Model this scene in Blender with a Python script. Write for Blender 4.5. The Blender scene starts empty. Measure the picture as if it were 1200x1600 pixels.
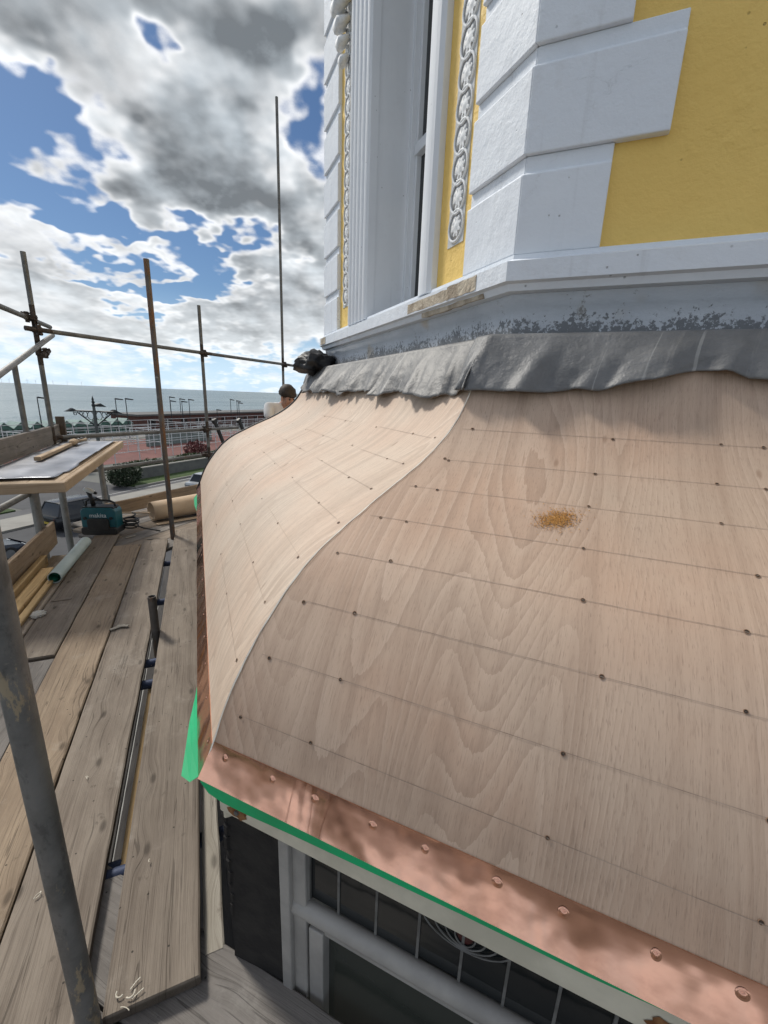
import bpy, bmesh, math, random
from mathutils import Vector as V, Matrix, noise as mn
random.seed(7)
RAD = math.radians
scn = bpy.context.scene
col = scn.collection

# ------------------------------------------------------------------ camera
# ultra-wide phone camera held over the eave; the camera is the origin, deck 1.5 m below, street 8 m below
FPX = 667.0
_n = V((506-600, -(3274-800), -FPX)).normalized()
_up = -_n
_fw = V((0, 0, -1)); _fw = (_fw - _up*_fw.dot(_up)).normalized()
_rt = _fw.cross(_up)
RM = Matrix((_rt, _fw, _up))
cam = bpy.data.cameras.new('camera')
cam.sensor_fit = 'VERTICAL'; cam.sensor_height = 34.6; cam.sensor_width = 25.95
cam.lens = FPX/1600*34.6
cam.clip_start = 0.02; cam.clip_end = 60000
camo = bpy.data.objects.new('camera', cam); col.objects.link(camo)
camo.matrix_world = RM.to_4x4()
scn.camera = camo
def ray(x, y): return (RM @ V((x-600, 800-y, -FPX))).normalized()
def onz(x, y, z): d = ray(x, y); return d*(z/d.z)
def onpl(x, y, p0, n): d = ray(x, y); return d*(p0.dot(n)/d.dot(n))
def ondepth(x, y, dep): return RM @ (V((x-600, 800-y, -FPX))*(dep/FPX))

# ------------------------------------------------------------------ exposure
scn.view_settings.view_transform = 'Standard'; scn.view_settings.look = 'None'
scn.view_settings.gamma = 1; scn.view_settings.use_curve_mapping = False
scn.view_settings.exposure = 0.32
scn.render.engine = 'CYCLES'
scn.cycles.adaptive_threshold = .02; scn.cycles.max_bounces = 6; scn.cycles.diffuse_bounces = 3; scn.cycles.glossy_bounces = 3; scn.cycles.caustics_reflective = False; scn.cycles.caustics_refractive = False

# ------------------------------------------------------------------ node helper
class N:
    def __init__(s, tree): s.t = tree; s.nodes = tree.nodes; s.links = tree.links
    def new(s, typ, **kw):
        n = s.nodes.new(typ)
        for k, v in kw.items(): setattr(n, k, v)
        return n
    def put(s, sock, v):
        if isinstance(v, bpy.types.NodeSocket): s.links.new(v, sock)
        elif v is not None:
            if hasattr(sock.default_value, '__len__') and not hasattr(v, '__len__'): v = [v]*len(sock.default_value)
            if hasattr(v, '__len__') and len(sock.default_value) == 4 and len(v) == 3: v = (*v, 1)
            sock.default_value = v
    def m(s, op, a, b=None, c=None, clamp=False):
        n = s.new('ShaderNodeMath', operation=op, use_clamp=clamp)
        s.put(n.inputs[0], a)
        if b is not None: s.put(n.inputs[1], b)
        if c is not None: s.put(n.inputs[2], c)
        return n.outputs[0]
    def vm(s, op, a, b=None, sc=None):
        n = s.new('ShaderNodeVectorMath', operation=op)
        s.put(n.inputs[0], a)
        if b is not None: s.put(n.inputs[1], b)
        if sc is not None: s.put(n.inputs['Scale'], sc)
        return n.outputs['Value'] if op in ('DOT_PRODUCT', 'LENGTH', 'DISTANCE') else n.outputs['Vector']
    def mix(s, f, a, b, mode='MIX'):
        n = s.new('ShaderNodeMix', data_type='RGBA', blend_type=mode)
        s.put(n.inputs[0], f); s.put(n.inputs[6], a); s.put(n.inputs[7], b)
        return n.outputs[2]
    def step(s, x, lo, hi, a=0.0, b=1.0, typ='SMOOTHSTEP'):
        n = s.new('ShaderNodeMapRange', interpolation_type=typ)
        s.put(n.inputs[0], x); s.put(n.inputs[1], lo); s.put(n.inputs[2], hi); s.put(n.inputs[3], a); s.put(n.inputs[4], b)
        return n.outputs[0]
    def noise(s, vec, scale, det=3, rough=.5, dist=0.0, dim='3D', w=None):
        n = s.new('ShaderNodeTexNoise', noise_dimensions=dim)
        if vec is not None: s.put(n.inputs['Vector'], vec)
        n.inputs['Scale'].default_value = scale; n.inputs['Detail'].default_value = det
        n.inputs['Roughness'].default_value = rough; n.inputs['Distortion'].default_value = dist
        return n.outputs['Fac']
    def sep(s, v): n = s.new('ShaderNodeSeparateXYZ'); s.put(n.inputs[0], v); return n.outputs
    def comb(s, x, y, z):
        n = s.new('ShaderNodeCombineXYZ')
        for i, v in enumerate((x, y, z)): s.put(n.inputs[i], v)
        return n.outputs[0]

# ------------------------------------------------------------------ world: Nishita sky with a cumulus layer
SUN_YAW, SUN_EL = RAD(-52), RAD(47)          # yaw measured from +Y towards +X
sun_dir = V((math.sin(SUN_YAW)*math.cos(SUN_EL), math.cos(SUN_YAW)*math.cos(SUN_EL), math.sin(SUN_EL)))
world = bpy.data.worlds.new('World'); scn.world = world; world.use_nodes = True
NAMP, NBIAS = 1.05, .09
BLOBS = [(300, 225, 11, 8.0, .62), (390, 300, 7, 6, .55), (150, 260, 8, 5.0, .55), (90, 275, 5, 3.0, .35), (230, -20, 40, 6.5, .62), (430, 75, 10, 6, .40), (180, 115, 8, 4, .40),
         (480, 330, 5, 7, .55), (455, 470, 8, 5, .62), (400, 440, 4, 2.2, .35), (45, 400, 8, 4.2, .66), (110, 410, 3, 2.0, .3), (225, 393, 3.4, 1.5, .70), (205, 505, 14, 2.6, .45), (350, 520, 11, 2.4, .42),
         (30, 215, 5.0, 4.0, -1.05), (25, 260, 5.5, 3.5, -.8), (95, 345, 6, 2.0, -.85), (235, 362, 9, 1.5, -.70), (245, 75, 1.5, 2.0, -1.0), (497, 165, 2.6, 5.5, -1.1),
         (310, 405, 5.0, 2.6, -.95), (160, 432, 7, 1.6, -.80), (390, 390, 3.6, 2.2, -.85), (78, 105, 1.5, 2.8, -.8), (390, 585, 12, 1.8, -.35), (265, 450, 7, 1.2, -.55),
         (110, 150, 8, 3.2, -.55), (330, 125, 7, 3.6, -.62), (205, 110, 6, 3, -.35), (450, 230, 5, 6, -.42)]
def build_world():
    g = N(world.node_tree); g.nodes.clear()
    out = g.new('ShaderNodeOutputWorld'); bg = g.new('ShaderNodeBackground')
    sky = g.new('ShaderNodeTexSky', sky_type='NISHITA')
    sky.sun_disc = False; sky.sun_elevation = SUN_EL; sky.sun_rotation = SUN_YAW
    sky.altitude = 10; sky.air_density = 1.0; sky.dust_density = 0.4; sky.ozone_density = 2.0
    tc = g.new('ShaderNodeTexCoord').outputs['Generated']
    d = g.vm('NORMALIZE', tc)
    x, y, z = g.sep(d)
    zc = g.m('MAXIMUM', z, 0.0)
    # cloud layer plane: perspective foreshortening towards the horizon
    inv = g.m('DIVIDE', 1.0, g.m('ADD', zc, 0.30))
    p = g.comb(g.m('MULTIPLY', x, inv), g.m('MULTIPLY', y, inv), 0.0)
    wob = g.new('ShaderNodeTexNoise', noise_dimensions='2D'); g.put(wob.inputs['Vector'], p)
    wob.inputs['Scale'].default_value = 4.6; wob.inputs['Detail'].default_value = 3; wob.inputs['Roughness'].default_value = .6
    ae = g.comb(g.m('ARCTAN2', x, y), g.m('ARCSINE', zc), 0.0)
    ae = g.vm('ADD', ae, g.vm('MULTIPLY', g.vm('SUBTRACT', wob.outputs['Color'], (.5, .5, .5)), (.30, .24, 0.0)))
    # the cloud masses and blue gaps of this sky: pixel centre, half sizes in degrees, weight
    blobs = BLOBS
    acc = 0.0
    for bx, by, sa, se, w in blobs:
        dd = ray(bx, by); a0 = math.atan2(dd.x, dd.y); e0 = math.asin(dd.z)
        n = g.new('ShaderNodeVectorMath', operation='MULTIPLY_ADD'); g.put(n.inputs[0], ae)
        n.inputs[1].default_value = (1/RAD(sa), 1/RAD(se), 0); n.inputs[2].default_value = (-a0/RAD(sa), -e0/RAD(se), 0)
        acc = g.m('MULTIPLY_ADD', g.m('POWER', .36788, g.vm('DOT_PRODUCT', n.outputs[0], n.outputs[0])), w, acc)
    n1 = g.noise(p, 3.3, 6, .52, 0.0, '2D')
    n2 = g.noise(g.vm('ADD', p, (0.08*sun_dir.x, 0.08*sun_dir.y, 0.0)), 3.3, 4, .52, 0.0, '2D')
    fine = g.noise(p, 13.0, 6, .68, 0.0, '2D')
    dens = g.m('ADD', g.m('MULTIPLY_ADD', g.m('SUBTRACT', n1, .5), NAMP, NBIAS), acc)
    dens = g.m('MULTIPLY_ADD', g.m('SUBTRACT', fine, .5), .44, dens)
    alpha = g.step(dens, -.24, .48)
    thick = g.step(dens, .10, 1.15)
    light = g.m('MULTIPLY', g.m('SUBTRACT', n1, n2), 1.3)
    light = g.m('ADD', light, g.m('MULTIPLY', g.m('SUBTRACT', fine, .5), .24))
    low = g.step(z, .10, .50, 1.0, 0.0)
    thick = g.m('MULTIPLY', thick, g.m('MULTIPLY_ADD', low, -.25, 1.0))
    bright = g.m('ADD', g.step(thick, 0.0, 1.0, 0.84, .23, 'LINEAR'), light)
    bright = g.m('MAXIMUM', bright, .19)
    tint = g.mix(thick, (1.0, 1.0, 1.0), (.84, .93, 1.0))
    cl = g.vm('SCALE', tint, sc=bright)
    SK = 0.050
    skyc = g.vm('SCALE', sky.outputs[0], sc=SK)
    # distance softens clouds and sky into a pale band over the sea
    haze = g.step(z, 0.0, .20, .75, 0.0)
    cl = g.mix(haze, cl, (.82, .86, .88)); skyc = g.mix(haze, skyc, (.74, .80, .85))
    skyc = g.mix(1.0, skyc, (.80, .98, 1.16), 'MULTIPLY')
    c = g.mix(g.m('MULTIPLY', alpha, .97), skyc, cl)
    below = g.step(z, -.05, 0.0)
    c = g.mix(below, (.16, .17, .17), c)
    g.put(bg.inputs[0], c); bg.inputs[1].default_value = 1.0
    g.links.new(bg.outputs[0], out.inputs[0])
build_world()
world.cycles.sampling_method = 'MANUAL'; world.cycles.sample_map_resolution = 512

# ------------------------------------------------------------------ sun, veiled by cloud
sl = bpy.data.lights.new('sun', 'SUN'); sl.energy = 2.3; sl.angle = RAD(9); sl.color = (1.0, .95, .87)
so = bpy.data.objects.new('sun', sl); col.objects.link(so)
so.rotation_euler = (-sun_dir).to_track_quat('-Z', 'Y').to_euler()

# ------------------------------------------------------------------ materials
def newmat(name):
    m = bpy.data.materials.new(name); m.use_nodes = True
    g = N(m.node_tree); b = g.nodes['Principled BSDF']
    return m, g, b
def bump(g, b, h, st, dist=.01):
    n = g.new('ShaderNodeBump'); n.inputs['Strength'].default_value = st; n.inputs['Distance'].default_value = dist
    g.put(n.inputs['Height'], h); g.links.new(n.outputs[0], b.inputs['Normal'])
def objco(g, rnd=True):
    c = g.new('ShaderNodeTexCoord').outputs['Object']
    if rnd:
        r = g.new('ShaderNodeObjectInfo').outputs['Random']
        c = g.vm('ADD', c, g.comb(g.m('MULTIPLY', r, 31.0), g.m('MULTIPLY', r, 17.0), g.m('MULTIPLY', r, 7.0)))
    return c
def plain(name, c1, c2=None, rough=.7, metal=0.0, sc=6.0, det=5, bst=0.15, bsc=40.0, lo=.35, hi=.65, spec=.5, bd=.004, rnd=True):
    m, g, b = newmat(name)
    c = objco(g, rnd)
    if c2 is None: c2 = tuple(v*.8 for v in c1)
    f = g.step(g.noise(c, sc, det, .6), lo, hi)
    g.put(b.inputs['Base Color'], g.mix(f, c1, c2))
    b.inputs['Roughness'].default_value = rough; b.inputs['Metallic'].default_value = metal
    b.inputs['Specular IOR Level'].default_value = spec
    if bst: bump(g, b, g.noise(c, bsc, 4, .6), bst, bd)
    return m
M = {}
def wood(name, ca, cb, dark, rough=.85, gr=1.0, knots=True, wear=None, bst=.5, SIDE=.7):
    m, g, b = newmat(name)
    c = objco(g)
    x, y, z = g.sep(c)
    w = g.noise(g.comb(g.m('MULTIPLY', x, 1.1), g.m('MULTIPLY', y, 6), g.m('MULTIPLY', z, 6)), 1.0, 2, .5)
    yy = g.m('MULTIPLY_ADD', w, .06, y)
    # knots pull the grain round themselves
    vo = g.new('ShaderNodeTexVoronoi', feature='F1', voronoi_dimensions='2D'); vo.inputs['Scale'].default_value = 1.0; vo.inputs['Randomness'].default_value = 1.0
    g.put(vo.inputs['Vector'], g.comb(g.m('MULTIPLY', x, 2.1), g.m('MULTIPLY', y, 5.0), 0.0))
    kd = vo.outputs['Distance']
    if knots: yy = g.m('ADD', yy, g.m('MULTIPLY', g.step(kd, .0, .26, 1, 0), .020))
    grain = g.noise(g.comb(g.m('MULTIPLY', x, 1.6), g.m('MULTIPLY', yy, 105*gr), g.m('MULTIPLY', z, 80*gr)), 1.0, 4, .66)
    fine = g.noise(g.comb(g.m('MULTIPLY', x, 14), g.m('MULTIPLY', yy, 520), g.m('MULTIPLY', z, 300)), 1.0, 2, .6)
    band = g.noise(g.comb(g.m('MULTIPLY', x, .8), g.m('MULTIPLY', yy, 22), 0.0), 1.0, 2, .5)
    r = g.new('ShaderNodeObjectInfo').outputs['Random']
    blot = g.noise(g.comb(g.m('MULTIPLY', x, 3.0), g.m('MULTIPLY', y, 9), z), 1.0, 5, .65)
    base = g.mix(g.step(blot, .3, .7), ca, cb)
    base = g.mix(g.step(band, .40, .75, 0, .35), base, dark)
    base = g.mix(g.step(grain, .50, .76, 0, .60), base, dark)
    base = g.mix(g.step(grain, .26, .42, .35, 0), base, tuple(v*1.25 for v in ca))
    base = g.mix(g.step(fine, .55, .8, 0, .40), base, dark)
    if wear: base = g.mix(g.step(g.noise(c, 4.5, 6, .72), .54, .72, 0, .55), base, wear)
    base = g.mix(g.step(g.noise(c, 11.0, 5, .7), .63, .72, 0, .5), base, tuple(v*.7 for v in dark))
    if knots:
        base = g.mix(g.step(kd, .02, .075, .62, 0), base, tuple(v*.45 for v in dark))
        # nail holes and grit
        v2 = g.new('ShaderNodeTexVoronoi', feature='F1', voronoi_dimensions='2D'); v2.inputs['Scale'].default_value = 6.0
        g.put(v2.inputs['Vector'], g.comb(x, y, 0.0))
        base = g.mix(g.step(v2.outputs['Distance'], .012, .022, .8, 0), base, (.02, .018, .016))
    crack = g.noise(g.comb(g.m('MULTIPLY', x, 1.1), g.m('MULTIPLY', yy, 40), 7.0), 1.0, 2, .5)
    ck = g.step(g.m('ABSOLUTE', g.m('SUBTRACT', crack, .60)), .004, .012, 1, 0)
    if knots: base = g.mix(g.m('MULTIPLY', ck, .45), base, tuple(v*.35 for v in dark))
    base = g.mix(g.step(g.sep(g.new('ShaderNodeTexCoord').outputs['Object'])[2], -.016, -.006, SIDE, 0), base, tuple(v*.55 for v in dark))  # side faces darkened in the colour for the shade between boards
    base = g.vm('SCALE', base, sc=g.step(r, 0, 1, .86, 1.14, 'LINEAR'))
    g.put(b.inputs['Base Color'], base)
    b.inputs['Roughness'].default_value = rough; b.inputs['Specular IOR Level'].default_value = .3
    bump(g, b, g.m('SUBTRACT', g.m('MULTIPLY_ADD', fine, .4, grain), g.m('MULTIPLY', ck, .6)), bst, .005)
    return m
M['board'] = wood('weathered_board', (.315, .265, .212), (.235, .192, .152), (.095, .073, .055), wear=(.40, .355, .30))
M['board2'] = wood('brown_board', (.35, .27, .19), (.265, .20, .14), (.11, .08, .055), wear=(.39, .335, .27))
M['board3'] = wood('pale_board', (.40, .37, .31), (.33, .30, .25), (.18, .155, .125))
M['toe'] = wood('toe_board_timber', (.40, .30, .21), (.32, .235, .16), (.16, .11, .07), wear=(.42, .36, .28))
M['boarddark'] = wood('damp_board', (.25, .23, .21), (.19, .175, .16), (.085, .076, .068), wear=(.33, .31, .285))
M['boardlow'] = wood('shade_dark_lower_board', (.085, .077, .07), (.06, .055, .05), (.03, .027, .025))  # near-black tone puts the shade between the decks into the boards
M['timber'] = wood('new_timber', (.52, .37, .19), (.44, .30, .15), (.22, .135, .06), knots=True, bst=.25, SIDE=.15)
M['timberpale'] = wood('pale_timber', (.52, .41, .29), (.45, .345, .24), (.28, .195, .12), knots=False, bst=.2, SIDE=.15)

def mat_ply(name, tone, tint):
    m, g, b = newmat(name)
    uv = g.new('ShaderNodeUVMap').outputs[0]
    u, v, _ = g.sep(uv)
    warp = g.noise(g.comb(g.m('MULTIPLY', u, 1.4), g.m('MULTIPLY', v, .5), 0.0), 1.0, 1, .4)
    fig = g.noise(g.comb(g.m('MULTIPLY', g.m('ADD', u, g.m('MULTIPLY', warp, .30)), 2.7), g.m('MULTIPLY', v, .42), 3.0), 1.0, .8, .35)
    fw = g.m('MULTIPLY_ADD', g.noise(g.comb(g.m('MULTIPLY', u, 90), g.m('MULTIPLY', v, 5), 1.0), 1.0, 2, .6), .006, fig)
    rings = g.m('FRACT', g.m('MULTIPLY', fw, 58.0))
    ringm = g.step(g.noise(g.comb(g.m('MULTIPLY', u, 3), g.m('MULTIPLY', v, .9), 9.0), 1.0, 3, .6), .32, .58)
    streak = g.noise(g.comb(g.m('MULTIPLY', g.m('ADD', u, g.m('MULTIPLY', fig, .25)), 26), g.m('MULTIPLY', v, .7), 0.0), 1.0, 5, .6)
    fibre = g.noise(g.comb(g.m('MULTIPLY', g.m('ADD', u, g.m('MULTIPLY', fig, .25)), 330), g.m('MULTIPLY', v, 22), 0.0), 1.0, 3, .65)
    pore = g.noise(g.comb(g.m('MULTIPLY', g.m('ADD', u, g.m('MULTIPLY', fig, .25)), 620), g.m('MULTIPLY', v, 55), 4.0), 1.0, 1, .5)
    blot = g.noise(g.comb(g.m('MULTIPLY', u, 2.0), g.m('MULTIPLY', v, 2.6), 5.0), 1.0, 4, .55)
    A = tuple(tone*t for t in tint)
    pink = (A[0]*.93, A[1]*.85, A[2]*.81); pale = (A[0]*1.12, A[1]*1.15, A[2]*1.18); grey = (A[0]*.82, A[1]*.86, A[2]*.88)
    c = g.mix(g.step(blot, .32, .68), A, pink)
    c = g.mix(g.step(g.noise(g.comb(g.m('MULTIPLY', u, 1.6), g.m('MULTIPLY', v, 1.5), 15.0), 1.0, 3, .5), .48, .72, 0, .7), c, grey)
    c = g.mix(g.m('MULTIPLY', g.step(streak, .40, .70), .46), c, tuple(k*.66 for k in pink))
    c = g.mix(g.m('MULTIPLY', g.m('MULTIPLY', g.step(rings, .0, .45, 1, 0), ringm), .38), c, pale)
    c = g.mix(g.m('MULTIPLY', g.m('MULTIPLY', g.step(rings, .62, .98), ringm), .28), c, tuple(k*.6 for k in pink))
    c = g.mix(g.step(fibre, .50, .76, 0, .48), c, tuple(k*.52 for k in pink))
    c = g.mix(g.step(fibre, .22, .42, .28, 0), c, pale)
    c = g.mix(g.step(pore, .62, .76, 0, .42), c, tuple(k*.40 for k in pink))
    # small brown mineral flecks in the veneer
    vo = g.new('ShaderNodeTexVoronoi', feature='F1'); vo.inputs['Scale'].default_value = 1.0
    g.put(vo.inputs['Vector'], g.comb(g.m('MULTIPLY', u, 8.5), g.m('MULTIPLY', v, 3.2), 0.0))
    c = g.mix(g.m('MULTIPLY', g.step(vo.outputs['Distance'], .025, .075, 1, 0), .50), c, (A[0]*.42, A[1]*.32, A[2]*.26))
    g.put(b.inputs['Base Color'], c)
    b.inputs['Roughness'].default_value = .62; b.inputs['Specular IOR Level'].default_value = .35
    bump(g, b, g.m('ADD', fibre, g.m('MULTIPLY', streak, .5)), .22, .002)
    return m
M['plyR'] = mat_ply('plywood_rosy', 1.0, (.545, .408, .308))
M['plyL'] = mat_ply('plywood_pale', 1.0, (.64, .52, .41))
M['plyedge'] = plain('plywood_edge', (.95, .90, .80), (.86, .79, .67), .8, sc=30)
M['pencil'] = plain('pencil', (.24, .185, .15), (.40, .32, .26), .9, sc=25, bst=0)
M['pencilfaint'] = plain('faint_pencil', (.40, .325, .26), (.50, .41, .33), .9, bst=0)
M['filmflat'] = None
M['screw'] = plain('screw_head', (.055, .045, .04), (.12, .08, .05), .5, .6, sc=80, bst=0)
M['screwrim'] = plain('countersink', (.33, .20, .12), (.24, .14, .09), .8, sc=80, bst=0)

def mat_render(name, c1, c2, stain, bs=.55):
    m, g, b = newmat(name)
    c = objco(g, False); x, y, z = g.sep(c)
    big = g.noise(c, 2.2, 5, .6); med = g.noise(c, 12, 5, .65); fine = g.noise(c, 85, 3, .6); lump = g.noise(c, 34, 4, .6)
    base = g.mix(g.step(big, .3, .7), c1, c2)
    base = g.mix(g.step(g.noise(c, 5.5, 7, .72), .56, .80, 0, .55), base, stain)
    # rain runs
    run = g.noise(g.comb(g.m('MULTIPLY', x, 14), g.m('MULTIPLY', y, 14), g.m('MULTIPLY', z, .8)), 1.0, 4, .65)
    base = g.mix(g.step(run, .58, .80, 0, .35), base, tuple(v*.72 for v in stain))
    # hairline cracks and pinholes
    cw = g.vm('ADD', c, g.vm('SCALE', g.comb(med, lump, big), sc=.16))
    ve = g.new('ShaderNodeTexVoronoi', feature='DISTANCE_TO_EDGE'); ve.inputs['Scale'].default_value = 2.6; g.put(ve.inputs['Vector'], cw)
    ck = g.m('MULTIPLY', g.step(ve.outputs['Distance'], .001, .0045, 1, 0), g.step(g.noise(c, 3.1, 3, .6), .52, .62))
    base = g.mix(g.m('MULTIPLY', ck, .10), base, tuple(v*.4 for v in stain))
    vp = g.new('ShaderNodeTexVoronoi', feature='F1'); vp.inputs['Scale'].default_value = 21; g.put(vp.inputs['Vector'], c)
    pit = g.m('MULTIPLY', g.step(vp.outputs['Distance'], .05, .09, 1, 0), g.step(g.noise(c, 7, 2, .5), .52, .60))
    base = g.mix(g.m('MULTIPLY', pit, .6), base, tuple(v*.35 for v in stain))
    g.put(b.inputs['Base Color'], base); b.inputs['Roughness'].default_value = .62
    b.inputs['Specular IOR Level'].default_value = .35
    h = g.m('MULTIPLY_ADD', fine, .28, g.m('MULTIPLY_ADD', lump, g.step(g.noise(c, 4, 2, .5), .45, .65, .15, .9), med))
    bump(g, b, g.m('SUBTRACT', g.m('SUBTRACT', h, g.m('MULTIPLY', ck, .2)), g.m('MULTIPLY', pit, .5)), bs, .007)
    return m
M['white'] = mat_render('white_masonry_paint', (.80, .845, .895), (.75, .795, .85), (.64, .655, .67))
M['yellow'] = mat_render('yellow_masonry_paint', (.90, .63, .19), (.85, .58, .165), (.80, .54, .17), 1.0)
M['whitegloss'] = mat_render('white_gloss_joinery', (.76, .79, .82), (.71, .745, .785), (.62, .64, .66), .12)
M['recess'] = plain('grey_recess', (.60, .62, .63), (.50, .52, .53), .8)
def mat_plinth():
    m, g, b = newmat('peeling_plinth_paint')
    c = objco(g, False); x, y, z = g.sep(c)
    big = g.noise(c, 3.0, 6, .62); flake = g.noise(c, 11, 8, .74)
    base = g.mix(g.step(big, .3, .7), (.60, .635, .68), (.50, .535, .58))
    base = g.mix(g.step(flake, .60, .66, 0, .85), base, (.22, .215, .205))
    base = g.mix(g.step(g.noise(c, 2.2, 3, .5), .63, .70, 0, .8), base, (.48, .42, .34))
    # paint worn to dark speckle towards the foot
    th = g.step(z, .20, .31, .36, .68, 'LINEAR')
    sp_ = g.m('MULTIPLY_ADD', g.noise(c, 9, 3, .6), .35, g.m('MULTIPLY', g.noise(c, 70, 5, .7), .72))
    base = g.mix(g.step(g.m('SUBTRACT', sp_, th), .0, .05, 0, .8), base, (.11, .115, .12))
    g.put(b.inputs['Base Color'], base); b.inputs['Roughness'].default_value = .7
    bump(g, b, g.m('ADD', g.noise(c, 18, 6, .7), flake), .6, .008)
    return m
M['plinth'] = mat_plinth()
M['mortar'] = plain('bare_mortar', (.58, .51, .40), (.34, .28, .21), .95, sc=14, bst=.9, bsc=60, bd=.01)
def mat_lead(name, c1, c2, dirt):
    m, g, b = newmat(name)
    c = objco(g, False); x, y, z = g.sep(c)
    uv = g.new('ShaderNodeUVMap').outputs[0]; u, v, _ = g.sep(uv)
    run = g.noise(g.comb(g.m('MULTIPLY', u, 16), g.m('MULTIPLY', v, 1.4), 0.0), 1.0, 5, .7)
    big = g.noise(c, 5.0, 6, .65)
    base = g.mix(g.step(big, .3, .7), c1, c2)
    base = g.mix(g.step(run, .56, .70, 0, .55), base, dirt)
    base = g.mix(g.step(g.noise(g.comb(g.m('MULTIPLY', u, 40), g.m('MULTIPLY', v, 1.0), 2.0), 1.0, 2, .5), .67, .70, 0, .45), base, (.46, .46, .44))
    g.put(b.inputs['Base Color'], base); b.inputs['Roughness'].default_value = .55; b.inputs['Metallic'].default_value = .25
    bump(g, b, g.m('ADD', g.noise(c, 60, 5, .65), g.m('MULTIPLY', g.noise(c, 16, 4, .6), 2.0)), .42, .007)
    return m
M['lead'] = mat_lead('weathered_lead', (.205, .207, .208), (.135, .138, .14), (.31, .30, .285))
M['leadpale'] = mat_lead('pale_lead', (.215, .212, .205), (.145, .145, .144), (.31, .30, .28))
def mat_copper():
    m, g, b = newmat('new_copper')
    uv = g.new('ShaderNodeUVMap').outputs[0]; u, v, _ = g.sep(uv)
    c = objco(g, False)
    s1 = g.noise(g.comb(g.m('MULTIPLY', u, 5.5), g.m('MULTIPLY', v, 1.6), 0.0), 1.0, 2, .45, .5)
    sm = g.noise(g.comb(g.m('MULTIPLY', u, 14), g.m('MULTIPLY', v, 20), 2.0), 1.0, 6, .65)
    base = g.mix(g.step(sm, .40, .75, 0, .5), (.82, .425, .295), (.62, .30, .205))
    g.put(b.inputs['Base Color'], base); b.inputs['Metallic'].default_value = 1.0
    g.put(b.inputs['Roughness'], g.step(sm, .3, .8, .10, .20))
    bump(g, b, g.m('MULTIPLY_ADD', g.noise(c, 9, 2, .5), .22, s1), .50, .030)
    return m
M['copper'] = mat_copper()
M['film'] = plain('green_film', (.0, .46, .17), (.0, .36, .13), .38, bst=.1, bsc=9)
def mat_tube(name, c1, c2, rust, rl, rh, metal=.35):
    m, g, b = newmat(name)
    c = objco(g); x, y, z = g.sep(c)
    base = g.mix(g.step(g.noise(c, 9, 6, .65), .32, .68), c1, c2)
    base = g.mix(g.step(g.noise(g.comb(x, y, g.m('MULTIPLY', z, .35)), 7.5, 7, .75), rl, rh), base, rust)
    base = g.mix(g.step(g.noise(c, 21, 4, .6), .66, .74, 0, .7), base, (.33, .31, .27))
    base = g.mix(g.step(g.noise(g.comb(x, y, g.m('MULTIPLY', z, .5)), 34, 5, .7), .52, .68, 0, .55), base, tuple(v*.5 for v in c2))
    g.put(b.inputs['Base Color'], base); b.inputs['Metallic'].default_value = metal; b.inputs['Roughness'].default_value = .58
    bump(g, b, g.noise(c, 70, 5, .65), .35, .004)
    return m
M['tube'] = mat_tube('galvanised_tube', (.20, .20, .19), (.125, .125, .12), (.115, .085, .06), .56, .72)
M['tuberust'] = mat_tube('rusty_tube', (.135, .125, .115), (.09, .085, .08), (.17, .085, .04), .44, .60)
M['tubepale'] = mat_tube('pale_tube', (.42, .46, .50), (.34, .38, .42), (.25, .25, .25), .62, .8, .2)
M['tubemid'] = mat_tube('dull_tube', (.27, .265, .25), (.20, .198, .19), (.17, .14, .11), .60, .75)
M['tubenear'] = mat_tube('near_tube', (.20, .20, .195), (.12, .122, .12), (.34, .285, .20), .555, .60)
M['tubeblue'] = mat_tube('blue_tube', (.035, .05, .10), (.025, .035, .07), (.08, .07, .065), .58, .7)
M['coupler'] = plain('coupler_steel', (.05, .042, .036), (.085, .06, .045), .7, .5, sc=30)
M['black'] = plain('black_plastic', (.012, .012, .013), (.022, .022, .022), .5, sc=12)
M['voidblack'] = plain('shaded_void_black', (.010, .009, .009), (.022, .02, .018), .85, sc=14, bst=.6)  # black that puts the shade under the eave into the colour
M['teal'] = plain('teal_plastic', (.008, .10, .125), (.008, .085, .105), .42, sc=8, bst=.05)
M['letter'] = plain('white_lettering', (.75, .78, .78), None, .5, bst=0)
M['rollgreen'] = plain('green_roll_inside', (.03, .22, .13), (.02, .16, .1), .5)
M['rollpale'] = plain('pale_roll', (.58, .68, .66), (.46, .56, .54), .4, sc=5)
M['cream'] = plain('cream_fascia', (.72, .67, .54), (.58, .54, .43), .6, sc=7, bst=.25)
M['frame'] = plain('grey_white_frame', (.40, .385, .36), (.29, .28, .265), .5, sc=6, bst=.2)
M['rust'] = plain('rust_stain', (.16, .055, .015), (.30, .15, .06), .9, sc=40)
def mat_glass(name, c, rough=.06):
    m, g, b = newmat(name)
    o = objco(g)
    g.put(b.inputs['Base Color'], c); b.inputs['Roughness'].default_value = rough
    b.inputs['Specular IOR Level'].default_value = .5
    bump(g, b, g.noise(o, 9, 2, .5), .08, .01)
    return m
M['glass'] = mat_glass('dark_glass', (.010, .013, .014))
M['glassgreen'] = mat_glass('dim_green_glass', (.045, .05, .042), .12)
M['redglass'] = mat_glass('ruby_glass', (.05, .004, .005))
M['came'] = plain('lead_came', (.20, .20, .195), (.13, .13, .125), .55, .3, sc=20, bst=0)
M['rag'] = plain('white_rag', (.62, .60, .54), (.48, .46, .41), .9, sc=20)
M['shaving'] = plain('pale_shaving', (.70, .66, .56), (.58, .53, .43), .85, sc=30, bst=0)
M['sawdust'] = plain('sawdust', (.62, .33, .10), (.50, .25, .07), .95, sc=200, bst=0)

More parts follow.
